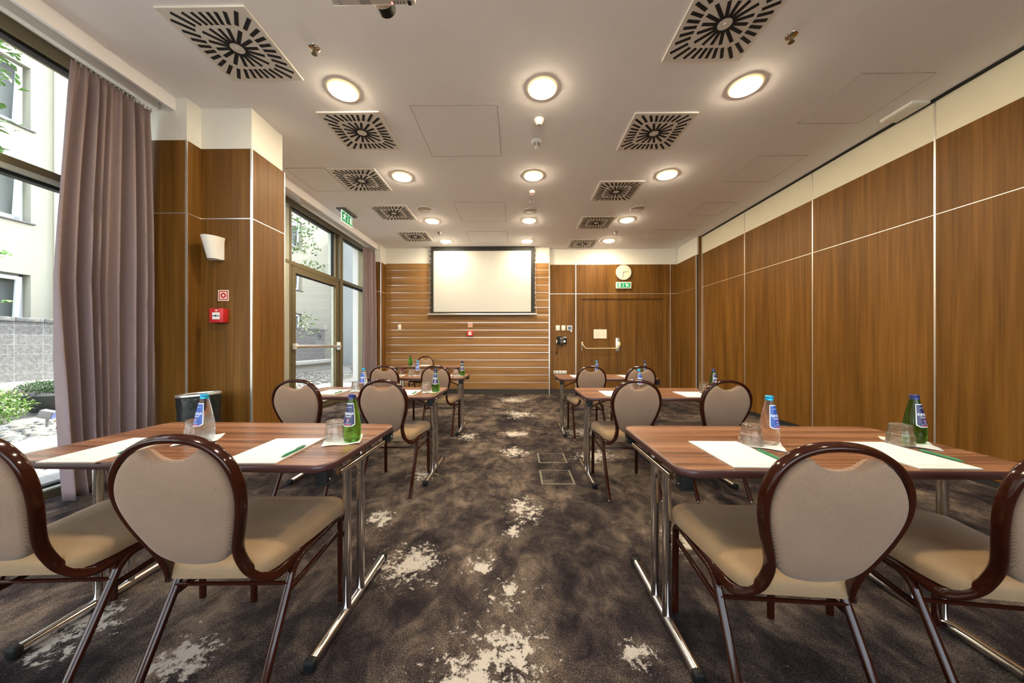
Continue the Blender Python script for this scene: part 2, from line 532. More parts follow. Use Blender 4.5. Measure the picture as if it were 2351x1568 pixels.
def dup(src, loc, rz=0.0, label=None, group=None):
    def cp(o, par):
        c = o.copy(); C.objects.link(c)
        if par is not None: c.parent = par
        for k in CH.get(o.name, []): cp(k, c)
        return c
    CH = {}
    for o in list(C.objects):
        if o.parent: CH.setdefault(o.parent.name, []).append(o)
    r = cp(src, None); r.location = loc; r.rotation_euler = (0, 0, rz)
    if label: r['label'] = label
    if group: r['group'] = group
    return r
def text_mesh(body, size, offset=0.0):
    cu = bpy.data.curves.new('t', 'FONT'); cu.body = body; cu.size = size; cu.align_x = 'CENTER'; cu.offset = offset; cu.resolution_u = 3
    o = bpy.data.objects.new('t', cu)
    C.objects.link(o)
    bpy.context.view_layer.update()
    me = bpy.data.meshes.new_from_object(o.evaluated_get(bpy.context.evaluated_depsgraph_get()))
    vs = [v.co.copy() for v in me.vertices]; fs = [tuple(p.vertices) for p in me.polygons]
    C.objects.unlink(o); bpy.data.objects.remove(o); bpy.data.curves.remove(cu); bpy.data.meshes.remove(me)
    return vs, fs

# ================================================================ THE ROOM
X0, X1, YB, Y1 = -3.7, 4.06, -2.6, 7.88
fl = structure(MB().box(X0, X1, YB, 8.1, -0.06, 0).build('floor', 'carpet', smooth=0))
ce = structure(MB().box(-3.18, X1, YB, 8.1, CEIL, CEIL + 0.25).build('ceiling', 'plaster', smooth=0))
MB().box(-3.9, -3.18, YB, 8.1, 3.495, CEIL + 0.25).build('curtain_pocket', 'plaster', ce, smooth=0)
tr1 = structure(MB().box(-3.20, -3.17, YB, 3.0, 3.345, CEIL + 0.02).box(-3.20, -3.17, 3.0, 7.76, 3.345, CEIL + 0.02).build('trim_1', 'plaster', smooth=0))
# rear wall behind the camera; its unseen glazing is added for daylight
wr = structure(MB().box(X0, X1, YB - 0.1, YB, 0, 1.0).box(X0, X1, YB - 0.1, YB, 3.3, CEIL).box(X0, -3.4, YB - 0.1, YB, 1.0, 3.3).box(3.8, X1, YB - 0.1, YB, 1.0, 3.3).build('wall_rear', 'white_paint', smooth=0))
w3 = structure(empty('window_3_added', (0, YB - 0.05, 0)))
f = MB()
for x in (-3.4, -1.6, 0.2, 2.0, 3.8):
    f.box(x - 0.04, x + 0.04, -0.05, 0.05, 1.0, 3.3)
for z in (1.0, 2.47, 3.3):
    f.box(-3.4, 3.8, -0.05, 0.05, z - 0.04, z + 0.04)
f.build('window_frame', 'bronze_frame', w3, smooth=0)
for x in (-3.4, -1.6, 0.2, 2.0):
    MB().box(x + 0.03, x + 1.77, -0.004, 0.004, 1.03, 3.27).build('pane', 'window_glass', w3, smooth=0)

SEAM_Z = 2.39
# ---- left wall: boxed pillar clad in wood between the two windows
WT = 3.065
wl_ = structure(MB().box(-3.9, -2.57, 3.15, 3.57, 0, CEIL).box(-3.9, -3.065, 3.01, 3.15, 0, CEIL).box(-3.9, -3.6, 3.5, 5.05, 0, CEIL + 0.02).box(-3.34, -3.12, 7.48, 7.85, 0, CEIL).build('wall_left', 'white_paint', smooth=0))
w = MB()
for z0, z1 in ((0.0, SEAM_Z - 0.003), (SEAM_Z + 0.003, WT)):
    w.box(-3.6, -3.058, 2.995, 3.01, z0, z1)           # small pilaster front
    w.box(-3.065, -3.050, 3.0, 3.14, z0, z1)           # its side
    w.box(-3.052, -2.563, 3.135, 3.15, z0, z1)         # pillar front
    w.box(-2.57, -2.555, 3.142, 3.58, z0, z1)          # pillar side
    w.box(-3.6, -2.558, 3.57, 3.585, z0, z1)           # pillar back
    w.box(-3.35, -3.103, 7.46, 7.48, z0, z1)            # far pilaster
    w.box(-3.12, -3.10, 7.465, 7.75, z0, z1)
w.build('wood_panelling', 'wood_upright', wl_, smooth=0)
w = MB()
w.box(-3.062, -3.047, 2.992, 3.003, 0, WT)
w.box(-2.568, -2.552, 3.132, 3.145, 0, WT)
w.box(-2.566, -2.552, 3.574, 3.588, 0, WT)
w.box(-3.108, -3.096, 7.457, 7.468, 0, WT)
w.box(-3.6, -3.05, 2.994, 2.999, SEAM_Z - 0.004, SEAM_Z + 0.004)
w.box(-3.055, -3.0485, 3.0, 3.14, SEAM_Z - 0.004, SEAM_Z + 0.004)
w.box(-3.05, -2.56, 3.1335, 3.14, SEAM_Z - 0.004, SEAM_Z + 0.004)
w.box(-2.56, -2.5535, 3.14, 3.58, SEAM_Z - 0.004, SEAM_Z + 0.004)
w.box(-3.35, -3.10, 7.4585, 7.464, SEAM_Z - 0.004, SEAM_Z + 0.004)
w.box(-3.105, -3.0985, 7.46, 7.75, SEAM_Z - 0.004, SEAM_Z + 0.004)
w.build('metal_strip', 'aluminium', wl_, smooth=0)

# ---- back wall
wb = structure(MB().box(-3.9, 0.78, 7.77, 8.0, 0, CEIL).box(0.78, X1, 7.90, 8.0, 0, CEIL).build('wall_back', 'white_paint', smooth=0))
zs = [0.125] + [0.283 + 0.17687 * k for k in range(16)] + [3.10]
w = MB(); st = MB()
for a, b_ in zip(zs[:-1], zs[1:]):
    for xa, xb in ((-3.10, -1.186), (-1.183, 0.765)):
        w.box(xa, xb, 7.75, 7.77, a + 0.0055, b_ - 0.0055)
for z in zs[1:-1]:
    st.box(-3.10, 0.765, 7.756, 7.77, z - 0.006, z + 0.006)
w.build('plank_panelling', 'wood_level_lit', wb, smooth=0)
st.box(0.762, 0.785, 7.745, 7.90, 0.0, 3.10)
for x in (1.418, 3.663):
    st.box(x - 0.008, x + 0.008, 7.874, 7.89, 0.1, 3.09)
st.box(0.785, 3.83, 7.875, 7.89, SEAM_Z - 0.005, SEAM_Z + 0.005)
st.build('metal_strip', 'aluminium', wb, smooth=0)
w = MB()
for xa, xb in ((0.785, 1.412), (1.424, 3.657), (3.669, 3.83)):
    w.box(xa, xb, 7.88, 7.90, SEAM_Z + 0.004, 3.088)
w.box(0.785, 1.412, 7.88, 7.90, 0.11, SEAM_Z - 0.004)
w.box(1.424, 1.50, 7.88, 7.90, 0.11, SEAM_Z - 0.004)
w.box(3.585, 3.657, 7.88, 7.90, 0.11, SEAM_Z - 0.004)
w.box(3.669, 3.83, 7.88, 7.90, 0.11, SEAM_Z - 0.004)
w.box(1.50, 3.585, 7.88, 7.90, 2.32, SEAM_Z - 0.004)
w.build('wood_panelling', 'wood_upright', wb, smooth=0)
bb = structure(MB().box(-3.10, 0.765, 7.76, 7.78, 0, 0.122).box(0.785, 1.5, 7.888, 7.9, 0, 0.108).box(3.585, 3.83, 7.888, 7.9, 0, 0.108).build('baseboard_back', 'skirting', smooth=0))

# ---- double door in the back wall
d1 = structure(empty('door_1', (2.51, 7.88, 0)))
w = MB()
w.box(-1.01, -0.968, -0.012, 0.02, 0, 2.322).box(1.03, 1.075, -0.012, 0.02, 0, 2.322).box(-0.968, 1.03, -0.0125, 0.02, 2.275, 2.322)
w.box(-0.968, -0.955, 0.0, 0.03, 0, 2.258).box(0.96, 1.03, 0.0, 0.03, 0, 2.258).box(-0.968, 1.03, 0.0, 0.03, 2.258, 2.275)
w.build('door_frame', 'wood_upright', d1, smooth=0)
for xa, xb in ((-0.955, -0.031), (-0.027, 0.96)):
    MB().rbox(xa, xb, 0.012, 0.05, 0.01, 2.255, 0.002, 1).build('door_leaf', 'wood_upright', d1, smooth=0)
MB().box(-0.958, -0.952, 0.004, 0.0125, 0.01, 2.26).box(0.957, 0.963, 0.004, 0.0125, 0.01, 2.26).box(-0.955, 0.96, 0.004, 0.0125, 2.252, 2.259).box(-0.0315, -0.0265, 0.006, 0.0125, 0.01, 2.255).build('gap_shade', 'skirting', d1, smooth=0)  # dark strips stand in for the shade in the gaps round the leaves
pb = MB().tube([(-0.955, -0.04, 1.215), (-0.945, -0.085, 1.17), (-0.875, -0.095, 1.083), (-0.13, -0.095, 1.083), (-0.065, -0.085, 1.17), (-0.058, -0.04, 1.215)], rrect(0.030, 0.020, 0.006), up=(0, 1, 0)).build('push_bar', 'brass_lever', d1)
MB().rbox(-0.965, -0.93, -0.05, 0.012, 1.16, 1.24, 0.005).rbox(-0.085, -0.04, -0.05, 0.012, 1.13, 1.245, 0.005).build('bracket', 'brass_lever', pb)
MB().rbox(-0.138, -0.045, 0.004, 0.013, 1.02, 1.335, 0.002).build('lock_plate', 'aluminium', d1)
MB().rbox(-0.972, -0.935, 0.004, 0.013, 1.02, 1.16, 0.002).build('lock_plate', 'aluminium', d1)

# ---- right wall: folding partition
wr2 = structure(MB().box(3.94, X1, YB, 7.9, 0, CEIL).box(3.85, 3.94, 7.06, 7.9, 0, CEIL).build('wall_right', 'dark_gap', smooth=0))
MB().box(3.832, 3.85, 7.05, 7.88, 3.09, CEIL).box(3.832, 3.93, 7.03, 7.05, 3.09, CEIL).build('white_band', 'white_paint', wr2, smooth=0)
w = MB()
for z0, z1 in ((0.1, SEAM_Z - 0.003), (SEAM_Z + 0.003, 3.088)):
    w.box(3.822, 3.85, 7.07, 7.882, z0, z1)
w.build('wood_panelling', 'wood_upright', wr2, smooth=0)
MB().box(3.82, 3.85, 7.055, 7.068, 0.0, 3.088).box(3.8195, 3.85, 7.07, 7.88, SEAM_Z - 0.003, SEAM_Z + 0.003).box(3.90, 3.94, 6.975, 6.995, 0, CEIL - 0.01).build('metal_strip', 'aluminium', wr2, smooth=0)
MB().box(3.86, 3.94, 6.995, 7.03, 0, CEIL).build('jamb', 'wood_upright', wr2, smooth=0)
jy = [6.985, 5.702, 4.405, 3.132, 1.84, 0.55, -0.75, -2.05]
for a, b_ in zip(jy[1:], jy[:-1]):
    p = MB().box(3.924, 3.96, a + 0.011, b_ - 0.004, 0.055, SEAM_Z - 0.002).box(3.924, 3.96, a + 0.011, b_ - 0.004, SEAM_Z + 0.002, 3.092).build('partition_panel', 'wood_upright', wr2, smooth=0)
    MB().box(3.924, 3.96, a + 0.011, b_ - 0.004, 3.092, CEIL - 0.018).build('white_band', 'partition_band', p, smooth=0)
    MB().box(3.921, 3.96, a - 0.004, a + 0.011, 0.05, CEIL - 0.018).box(3.9225, 3.94, a + 0.011, b_ - 0.004, SEAM_Z - 0.003, SEAM_Z + 0.003).build('edge_strip', 'aluminium', p, smooth=0)
br_ = structure(MB().box(3.915, 3.945, YB, 6.98, 0.0, 0.05).box(3.815, 3.85, 7.05, 7.88, 0, 0.1).build('baseboard_right', 'gasket', smooth=0))
structure(MB().box(3.895, 3.94, YB, 7.0, CEIL - 0.016, CEIL + 0.01).build('trim_2', 'dark_gap', smooth=0))

# ---- window 1 (beside the near curtain)
w1 = structure(empty('window_1', (-3.6, 0, 0)))
fr = MB()
fr.box(-0.16, 0.0, YB, 3.0, 3.395, 3.497)
fr.box(-0.16, 0.0, YB, 3.0, 2.455, 2.512)
fr.box(-0.16, 0.02, YB, 3.0, 0.0, 0.055)
for y in (-2.55, -0.30, 2.985):
    fr.box(-0.16, 0.002, y - 0.05, y + 0.05, 0.056, 3.394)
fr.build('window_frame', 'bronze_frame', w1, smooth=0)
MB().box(-0.15, 0.012, YB, 3.0, 0.055, 0.066).box(-0.158, -0.002, YB, 3.0, 2.418, 2.455).build('frame_cap', 'light_frame', w1, smooth=0)
g = MB()
for z0, z1 in ((3.372, 3.395), (2.393, 2.418), (0.066, 0.085), (2.512, 2.522)):
    g.box(-0.10, -0.035, YB, 3.0, z0, z1)
g.build('gasket', 'gasket', w1, smooth=0)
for y0, y1 in ((-2.5, -0.35), (-0.25, 2.935)):
    for z0, z1 in ((0.06, 2.43), (2.50, 3.40)):
        MB().box(-0.074, -0.066, y0, y1, z0, z1).build('pane', 'window_glass', w1, smooth=0)

# ---- window 2 (fixed lights round the terrace door)
w2 = structure(empty('window_2', (-3.6, 0, 0)))
fr = MB()
fr.box(-0.16, 0.0, 5.05, 7.78, 3.40, 3.497)
fr.box(-0.16, 0.0, 5.05, 7.78, 2.455, 2.515)
fr.box(-0.16, 0.02, 6.70, 7.78, 0.0, 0.055)
fr.box(-0.16, 0.002, 5.155, 5.205, 0, 3.399)
fr.box(-0.16, 0.03, 6.60, 6.705, 0, 3.40)
fr.box(-0.16, 0.0, 7.74, 7.78, 0, 3.40)
fr.build('window_frame', 'bronze_frame', w2, smooth=0)
MB().box(-0.16, -0.002, 5.05, 5.157, 0, 3.40).box(-0.16, -0.06, 6.50, 6.602, 2.515, 3.40).build('frame_cap', 'light_frame', w2, smooth=0)
g = MB()
for y0, y1 in ((5.205, 6.5), (6.705, 7.74)):
    g.box(-0.10, -0.035, y0, y1, 3.378, 3.40)
g.box(-0.10, -0.035, 6.705, 7.74, 2.43, 2.455).box(-0.10, -0.045, 6.49, 6.502, 2.515, 3.40)
g.build('gasket', 'gasket', w2, smooth=0)
for y0, y1, z0, z1 in ((5.20, 6.51, 2.51, 3.39), (6.70, 7.75, 2.51, 3.39), (6.70, 7.75, 0.05, 2.44)):
    MB().box(-0.074, -0.066, y0, y1, z0, z1).build('pane', 'window_glass', w2, smooth=0)

# ---- terrace door
d2 = structure(empty('door_2', (-3.6, 5.9, 0)))
f = MB()
f.box(-0.09, 0.005, -0.69, -0.60, 0.02, 2.44).box(-0.09, 0.005, 0.58, 0.695, 0.02, 2.44).box(-0.09, 0.005, -0.60, 0.58, 2.34, 2.44).box(-0.09, 0.005, -0.60, 0.58, 0.02, 0.12)
f.box(-0.10, 0.012, -0.69, 0.695, 2.44, 2.457)
f.build('door_leaf', 'bronze_frame', d2, smooth=0)
MB().box(-0.07, -0.03, 0.555, 0.585, 0.12, 2.34).build('glazing_bead', 'light_frame', d2, smooth=0)
MB().box(-0.07, -0.03, -0.60, 0.58, 2.325, 2.342).build('gasket', 'gasket', d2, smooth=0)
MB().box(-0.054, -0.046, -0.61, 0.59, 0.11, 2.35).build('pane', 'window_glass', d2, smooth=0)
pb = MB().rbox(0.05, 0.085, -0.68, 0.66, 1.115, 1.165, 0.012, 3).build('push_bar', 'aluminium', d2)
MB().rbox(0.0, 0.07, 0.60, 0.665, 1.065, 1.225, 0.02, 3).rbox(0.0, 0.07, -0.69, -0.63, 1.09, 1.19, 0.015, 3).build('bracket', 'white_plastic', pb)
# no smoking sticker on its pane
sk = thing('no_smoking_sticker', 'round no smoking sticker on the glass of the terrace door', 'sticker', (-3.643, 6.03, 1.34))
M = frame((0.0, 0, 0), (0, 1, 0), (0, 0, 1))
ring = MB()
for i in range(40):
    a, b_ = 2 * PI * i / 40, 2 * PI * (i + 1) / 40
    ring.prism([(0.064 * math.cos(a), 0.064 * math.sin(a)), (0.064 * math.cos(b_), 0.064 * math.sin(b_)), (0.056 * math.cos(b_), 0.056 * math.sin(b_)), (0.056 * math.cos(a), 0.056 * math.sin(a))], 0.001, M)
ring.stroke([(-0.042, 0.042), (0.042, -0.042)], 0.007, 0.001, M).stroke([(-0.04, -0.012), (0.0, -0.012)], 0.012, 0.001, M).stroke([(0.012, -0.012), (0.036, -0.012)], 0.012, 0.001, M).stroke([(0.02, 0.0), (0.03, 0.02), (0.02, 0.035)], 0.005, 0.001, M)
ring.build('pictogram', 'black_plastic', sk, smooth=0)
MB().box(-0.001, 0, -0.13, 0.16, -0.20, -0.10).build('clear_film', 'film', sk, smooth=0)

# ================================================================ CURTAINS
def curtain(name, label, y0, y1, zt, zb, x_of, pleats, seed, flare, tail=None):
    rnd = random.Random(seed)
    ph = [rnd.uniform(-0.5, 0.5) for _ in range(60)]
    amp = [rnd.uniform(0.35, 1.5) for _ in range(60)]
    NU, NV = pleats * 14, 44
    mb = MB(); vs = []
    for j in range(NV + 1):
        t = j / NV                                # 0 top .. 1 bottom
        z = zt + (zb - zt) * t
        head = math.exp(-t * 26)
        l, r_ = flare(t)
        for i in range(NU + 1):
            u = i / NU
            q = u * pleats + 0.22 * math.sin(u * 9 + seed) + 0.10 * math.sin(t * 5 + u * 4)
            k = int(q) % 60
            a = amp[k] * (1 - (q % 1)) + amp[(k + 1) % 60] * (q % 1)
            wv = math.sin(2 * PI * q + ph[k % 7] * 0.3)
            wv = math.copysign(abs(wv) ** 0.8, wv)
            fine = 0.35 * math.sin(2 * PI * q * 2.7 + 1) * head
            A = (0.030 + 0.026 * min(1, t * 2.2)) * a
            y = (y0 + l) + (y1 + r_ - y0 - l) * u + 0.012 * math.cos(2 * PI * q) * t
            x = x_of(y) + A * wv * (1 - 0.55 * head) + 0.02 * fine + 0.012 * math.sin(3 * t + 5 * u)
            if tail and t > 0.82:
                s_ = (t - 0.82) / 0.18
                x += tail * s_ * s_ * math.exp(-((u - 0.28) / 0.2) ** 2)
            vs.append((x, y, z))
    fs = []
    for j in range(NV):
        for i in range(NU):
            a = j * (NU + 1) + i
            fs.append((a, a + 1, a + NU + 2, a + NU + 1))
    mb.add(vs, fs)
    root = thing(name, label, 'curtain')
    o = mb.build('cloth', 'curtain', root, smooth=80, recalc=False)
    md = o.modifiers.new('thick', 'SOLIDIFY'); md.thickness = 0.003
    for i in range(pleats * 2):
        y = y0 + (y1 - y0) * (i + 0.5) / (pleats * 2)
        MB().rbox(x_of(y) - 0.006, x_of(y) + 0.006, y - 0.004, y + 0.004, zt - 0.01, zt + 0.022, 0.002, 1).build('curtain_hook', 'grey_plastic', root)
    return root
curtain('curtain', 'mauve floor-length curtain gathered beside the near window and wooden pillar', 2.42, 2.96, 3.30, 0.02, lambda y: -3.33, 9, 3,
        lambda t: (-0.02 - 0.13 * math.sin(min(1, t * 1.5) * PI * 0.5) + 0.09 * max(0, t - 0.5) * 2, 0.02 * math.sin(t * PI)), 0.05)
curtain('curtain', 'mauve curtain hanging at the far end next to the terrace door', 7.10, 7.43, 3.32, 0.02, lambda y: -3.36 + 0.45 * (y - 7.10), 6, 9,
        lambda t: (-0.02 * t, 0.0))
tk = structure(MB().box(-3.36, -3.31, YB, 3.0, 3.350, 3.495).box(-3.36, -3.31, 5.05, 7.46, 3.345, 3.495).build('trim_3', 'white_paint', smooth=0))
for o in (tk,):
    pass

# ================================================================ CEILING FITTINGS
def make_downlight():
    t = thing('ceiling_downlight', '', 'ceiling light')
    MB().lathe([(0.108, 0.004), (0.112, -0.004), (0.122, -0.008), (0.130, -0.005), (0.131, 0.0)], 48).build('trim_ring', 'lamp_ring', t)
    MB().lathe([(0.0, -0.030), (0.03, -0.029), (0.06, -0.0255), (0.085, -0.0185), (0.10, -0.009), (0.107, 0.001), (0.0, 0.003)], 48).build('diffuser', 'lamp_glow', t)
    return t
lamp_x = [(-1.565, 'window side'), (0.231, 'middle'), (2.033, 'partition side')]
lamp_y = [(2.945, 'nearest row in view'), (4.467, 'second row'), (6.075, 'third row'), (7.270, 'farthest row, above the screen end'), (1.43, 'added unseen row over the front tables')]  # last row is out of view, added to light the front chairs
L0 = make_downlight(); first = True
for ly, rn in lamp_y:
    for lx, cn in lamp_x:
        lab = f'round warm recessed downlight, {cn}, {rn}'
        if first: o = L0; o['label'] = lab; o.location = (lx, ly, CEIL - 0.0045); o['group'] = 'recessed downlights'; first = False
        else: o = dup(L0, (lx, ly, CEIL - 0.0045), 0, lab, 'recessed downlights')

def make_diffuser():
    t = thing('ceiling_vent', '', 'air vent')
    H = 0.3125
    MB().rbox(-H, H, -H, H, -0.012, 0.0, 0.003, 1).build('face_plate', 'vent_white', t)
    sl = MB()
    def slot(a, r0, r1, w_):
        # radial slot clipped to the square
        M = Matrix.Rotation(a, 4, 'Z')
        sl.box(r0, r1, -w_ / 2, w_ / 2, -0.0135, -0.0105, M)
    # inner ring of slots and outer ring; slot reach follows the square outline
    n_in, n_out = 16, 32
    for i in range(n_in):
        a = 2 * PI * i / n_in + PI / 16 * 0
        e = 0.175 / max(abs(math.cos(a)), abs(math.sin(a)))
        e = min(e, 0.215)
        slot(a, 0.047, e * 0.92, 0.025)
    for i in range(n_out):
        a = 2 * PI * (i + 0.5) / n_out
        m_ = max(abs(math.cos(a)), abs(math.sin(a)))
        r1 = 0.283 / m_; r0 = 0.188 / m_
        slot(a, min(r0, 0.235), r1 - 0.004, 0.0245)
    sl.build('slot', 'dark_gap', t, smooth=0)
    MB().lathe([(0.0, -0.016), (0.006, -0.016), (0.008, -0.012)], 12).build('centre_screw', 'aluminium', t)
    return t
V0 = make_diffuser(); first = True
vent_pos = [(-2.153, 2.505, 'nearest on the window side'), (-1.667, 3.52, 'second on the window side, nearer the middle'), (-2.162, 4.555, 'third on the window side'), (-2.135, 5.685, 'fourth on the window side'), (-2.15, 6.935, 'fifth and farthest on the window side'),
            (1.484, 2.362, 'nearest on the partition side'), (1.486, 3.574, 'second on the partition side'), (1.487, 4.932, 'third on the partition side'), (1.495, 6.193, 'fourth on the partition side'), (1.494, 7.486, 'fifth and farthest on the partition side')]
for x, y, nm in vent_pos:
    lab = f'square white air vent with radial black slots, {nm}'
    if first: o = V0; o.location = (x, y, CEIL); o['label'] = lab; o['group'] = 'square ceiling air vents'; first = False
    else: o = dup(V0, (x, y, CEIL), 0, lab, 'square ceiling air vents')

def hatch(x0, x1, y0, y1, label):
    t = thing('ceiling_hatch', label, 'access panel', ((x0 + x1) / 2, (y0 + y1) / 2, CEIL), 0, 'flush ceiling hatches')
    a, b_ = (x1 - x0) / 2, (y1 - y0) / 2
    MB().box(-a, a, -b_, b_, -0.0022, 0.0).build('panel', 'plaster', t, smooth=0)
    s_ = 0.0028
    MB().box(-a - s_, -a + s_, -b_ - s_, b_ + s_, -0.003, 0).box(a - s_, a + s_, -b_ - s_, b_ + s_, -0.003, 0).box(-a + s_, a - s_, -b_ - s_, -b_ + s_, -0.003, 0).box(-a + s_, a - s_, b_ - s_, b_ + s_, -0.003, 0).build('seam', 'seam', t, smooth=0)
hatch(-1.025, -0.185, 3.14, 3.99, 'large flush ceiling hatch between the nearest vents, left of the sensors')
hatch(-1.02, -0.19, 5.28, 6.13, 'flush ceiling hatch midway, left of the ceiling speaker')
hatch(-1.02, -0.19, 6.65, 7.40, 'flush ceiling hatch just in front of the projection screen')
hatch(2.915, 3.541, 2.82, 3.45, 'faint ceiling hatch nearest the partition wall, by the flat white panel')
hatch(2.91, 3.53, 4.03, 4.67, 'faint ceiling hatch, second along the partition wall')
hatch(3.033, 3.565, 5.35, 5.88, 'faint ceiling hatch, third along the partition wall')
hatch(2.71, 3.56, 6.60, 7.20, 'faint ceiling hatch in the far corner above the door')
hatch(-3.01, -2.50, 4.23, 4.87, 'ceiling hatch against the window bulkhead behind the pillar')

def speaker(x, y, nm):
    t = thing('ceiling_speaker', f'round flat ceiling speaker grille, {nm}', 'speaker', (x, y, CEIL), 0, 'round ceiling speakers')
    MB().lathe([(0.0, -0.010), (0.10, -0.008), (0.112, -0.002), (0.112, 0)], 40).build('grille', 'speaker_grille', t)
    MB().lathe([(0.110, -0.004), (0.116, -0.010), (0.126, -0.006), (0.127, 0)], 40).build('rim', 'vent_white', t)
speaker(-1.56, 5.54, 'on the window side'); speaker(0.232, 5.64, 'in the middle under the sensors'); speaker(2.048, 5.565, 'on the partition side')

def sprinkler(x, y, nm):
    t = thing('ceiling_sprinkler', f'small chrome sprinkler head, {nm}', 'sprinkler', (x, y, CEIL), 0, 'ceiling sprinklers')
    MB().lathe([(0.012, -0.012), (0.030, -0.010), (0.040, -0.003), (0.041, 0)], 28).build('escutcheon', 'chrome', t)
    b = MB().lathe([(0.0, -0.035), (0.008, -0.035), (0.010, 0)], 14)
    b.rod((0.013, 0, -0.012), (0.010, 0, -0.048), 0.003).rod((-0.013, 0, -0.012), (-0.010, 0, -0.048), 0.003).rod((0.010, 0, -0.048), (-0.010, 0, -0.048), 0.003)
    b.build('sprinkler_body', 'bronze_frame', t)
    MB().lathe([(0.0, -0.052), (0.020, -0.050), (0.020, -0.048), (0.0, -0.047)], 18).build('deflector', 'bronze_frame', t)
sprinkler(-1.565, 2.52, 'beside the nearest window side vent'); sprinkler(2.042, 2.47, 'beside the nearest partition side vent')
sprinkler(-1.586, 6.70, 'far end on the window side'); sprinkler(2.036, 6.74, 'far end on the partition side')

t = thing('ceiling_motion_detector', 'white dome motion sensor on the ceiling behind the middle downlight', 'sensor', (0.23, 3.36, CEIL))
MB().lathe([(0.052, 0), (0.052, -0.008), (0.030, -0.045), (0.022, -0.052), (0.0, -0.053)], 36).build('dome', 'white_plastic', t)
MB().lathe([(0.0, -0.0545), (0.018, -0.054), (0.019, -0.0515)], 24).build('lens', 'grey_plastic', t)
t = thing('ceiling_smoke_detector', 'white smoke detector with black grille rings on the ceiling', 'smoke detector', (0.226, 3.715, CEIL))
MB().lathe([(0.060, 0), (0.060, -0.012), (0.050, -0.020), (0.046, -0.028), (0.030, -0.062), (0.012, -0.072), (0.0, -0.072)], 36).build('housing', 'white_plastic', t)
gr = MB()
for k in range(4):
    z = -0.031 - 0.0085 * k; r = 0.0455 - 0.0042 * k
    for a0 in range(4):
        gr.lathe([(r + 0.0006, z), (r - 0.0012, z - 0.0046)], 8, a0=a0 * PI / 2 + 0.12, a1=(a0 + 1) * PI / 2 - 0.12)
gr.build('grille', 'dark_gap', t, smooth=0)
MB().lathe([(0.0, -0.077), (0.008, -0.076), (0.011, -0.070)], 16).build('tip', 'white_plastic', t)
t = thing('ceiling_beam_detector', 'white boxy detector with dark lenses on the ceiling beyond the smoke detector', 'sensor', (0.233, 4.91, CEIL))
MB().lathe([(0.042, 0), (0.042, -0.018), (0.038, -0.03), (0.0, -0.03)], 6).rbox(-0.035, 0.035, -0.03, 0.03, -0.05, -0.005, 0.008).build('housing', 'white_plastic', t)
MB().rbox(-0.026, -0.004, -0.034, -0.02, -0.05, -0.034, 0.003).rbox(0.004, 0.026, -0.034, -0.02, -0.05, -0.034, 0.003).build('lens', 'deep_red', t)
t = thing('ceiling_indicator', 'tiny flush indicator plate on the ceiling before the middle speaker', 'sensor', (0.237, 5.265, CEIL))
MB().lathe([(0.0, -0.006), (0.035, -0.005), (0.040, 0)], 28).build('plate', 'white_plastic', t)
MB().rbox(-0.022, 0.010, -0.012, 0.012, -0.008, -0.004, 0.002).build('window', 'bronze_frame', t)
t = thing('ceiling_emergency_light', 'flat white emergency light panel on the ceiling edge by the partition wall', 'emergency light', (3.80, 3.275, CEIL))
MB().rbox(-0.085, 0.085, -0.14, 0.14, -0.028, 0, 0.004).build('housing', 'white_plastic', t)
MB().rbox(-0.075, 0.075, -0.13, 0.13, -0.032, -0.026, 0.003).build('cover', 'vent_white', t)

# projector on the ceiling
pj = thing('ceiling_projector', 'white ceiling projector with dark lens, aimed at the far screen', 'projector', (-0.715, 1.47, 2.90))
MB().rbox(-0.225, 0.205, -0.21, 0.20, 0.0, 0.14, 0.014, 3).build('shell', 'projector_shell', pj)
MB().lathe([(0.060, 0), (0.060, 0.03), (0.0, 0.03)], 32, frame((0.02, 0.195, 0.072), (1, 0, 0), (0, 0, -1))).build('lens_ring', 'aluminium', pj)
MB().lathe([(0.047, 0), (0.047, 0.085), (0.038, 0.09), (0.036, 0.08), (0.0, 0.078)], 32, frame((0.02, 0.20, 0.070), (1, 0, 0), (0, 0, -1))).build('lens', 'black_plastic', pj)
MB().lathe([(0.03, 0), (0.03, 0.32)], 20, Matrix.Translation((0, -0.02, 0.13))).lathe([(0.09, 0.435), (0.09, 0.452)], 28, Matrix.Translation((0, -0.02, 0.117))).lathe([(0.05, 0.0), (0.05, 0.3)], 20, Matrix.Translation((0, -0.02, 0.14))).build('ceiling_mount', 'white_plastic', pj)
bt = MB()
for i in range(4): bt.box(0.098 + 0.0155 * i, 0.1015 + 0.0155 * i, 0.172, 0.189, -0.001, 0.002)
bt.box(0.165, 0.182, 0.172, 0.195, -0.001, 0.002).disc((0.162, 0.145, -0.001), 0.005, 12)
bt.build('control_button', 'black_plastic', pj, smooth=0)
MB().disc((0.086, 0.182, -0.0015), 0.005, 14).build('status_light', 'led_red', pj)
MB().box(-0.075, -0.02, 0.165, 0.188, -0.0008, 0.001).box(-0.19, -0.165, 0.168, 0.173, -0.0008, 0.001).box(-0.185, -0.165, 0.181, 0.186, -0.0008, 0.001).build('rating_plate', 'grey_plastic', pj, smooth=0)
MB().box(-0.13, -0.128, -0.15, 0.10, -0.0006, 0.001).box(0.04, 0.042, -0.15, 0.10, -0.0006, 0.001).box(-0.13, -0.01, 0.099, 0.101, -0.0006, 0.001).box(0.04, 0.16, 0.099, 0.101, -0.0006, 0.001).build('panel_seam', 'seam', pj, smooth=0)

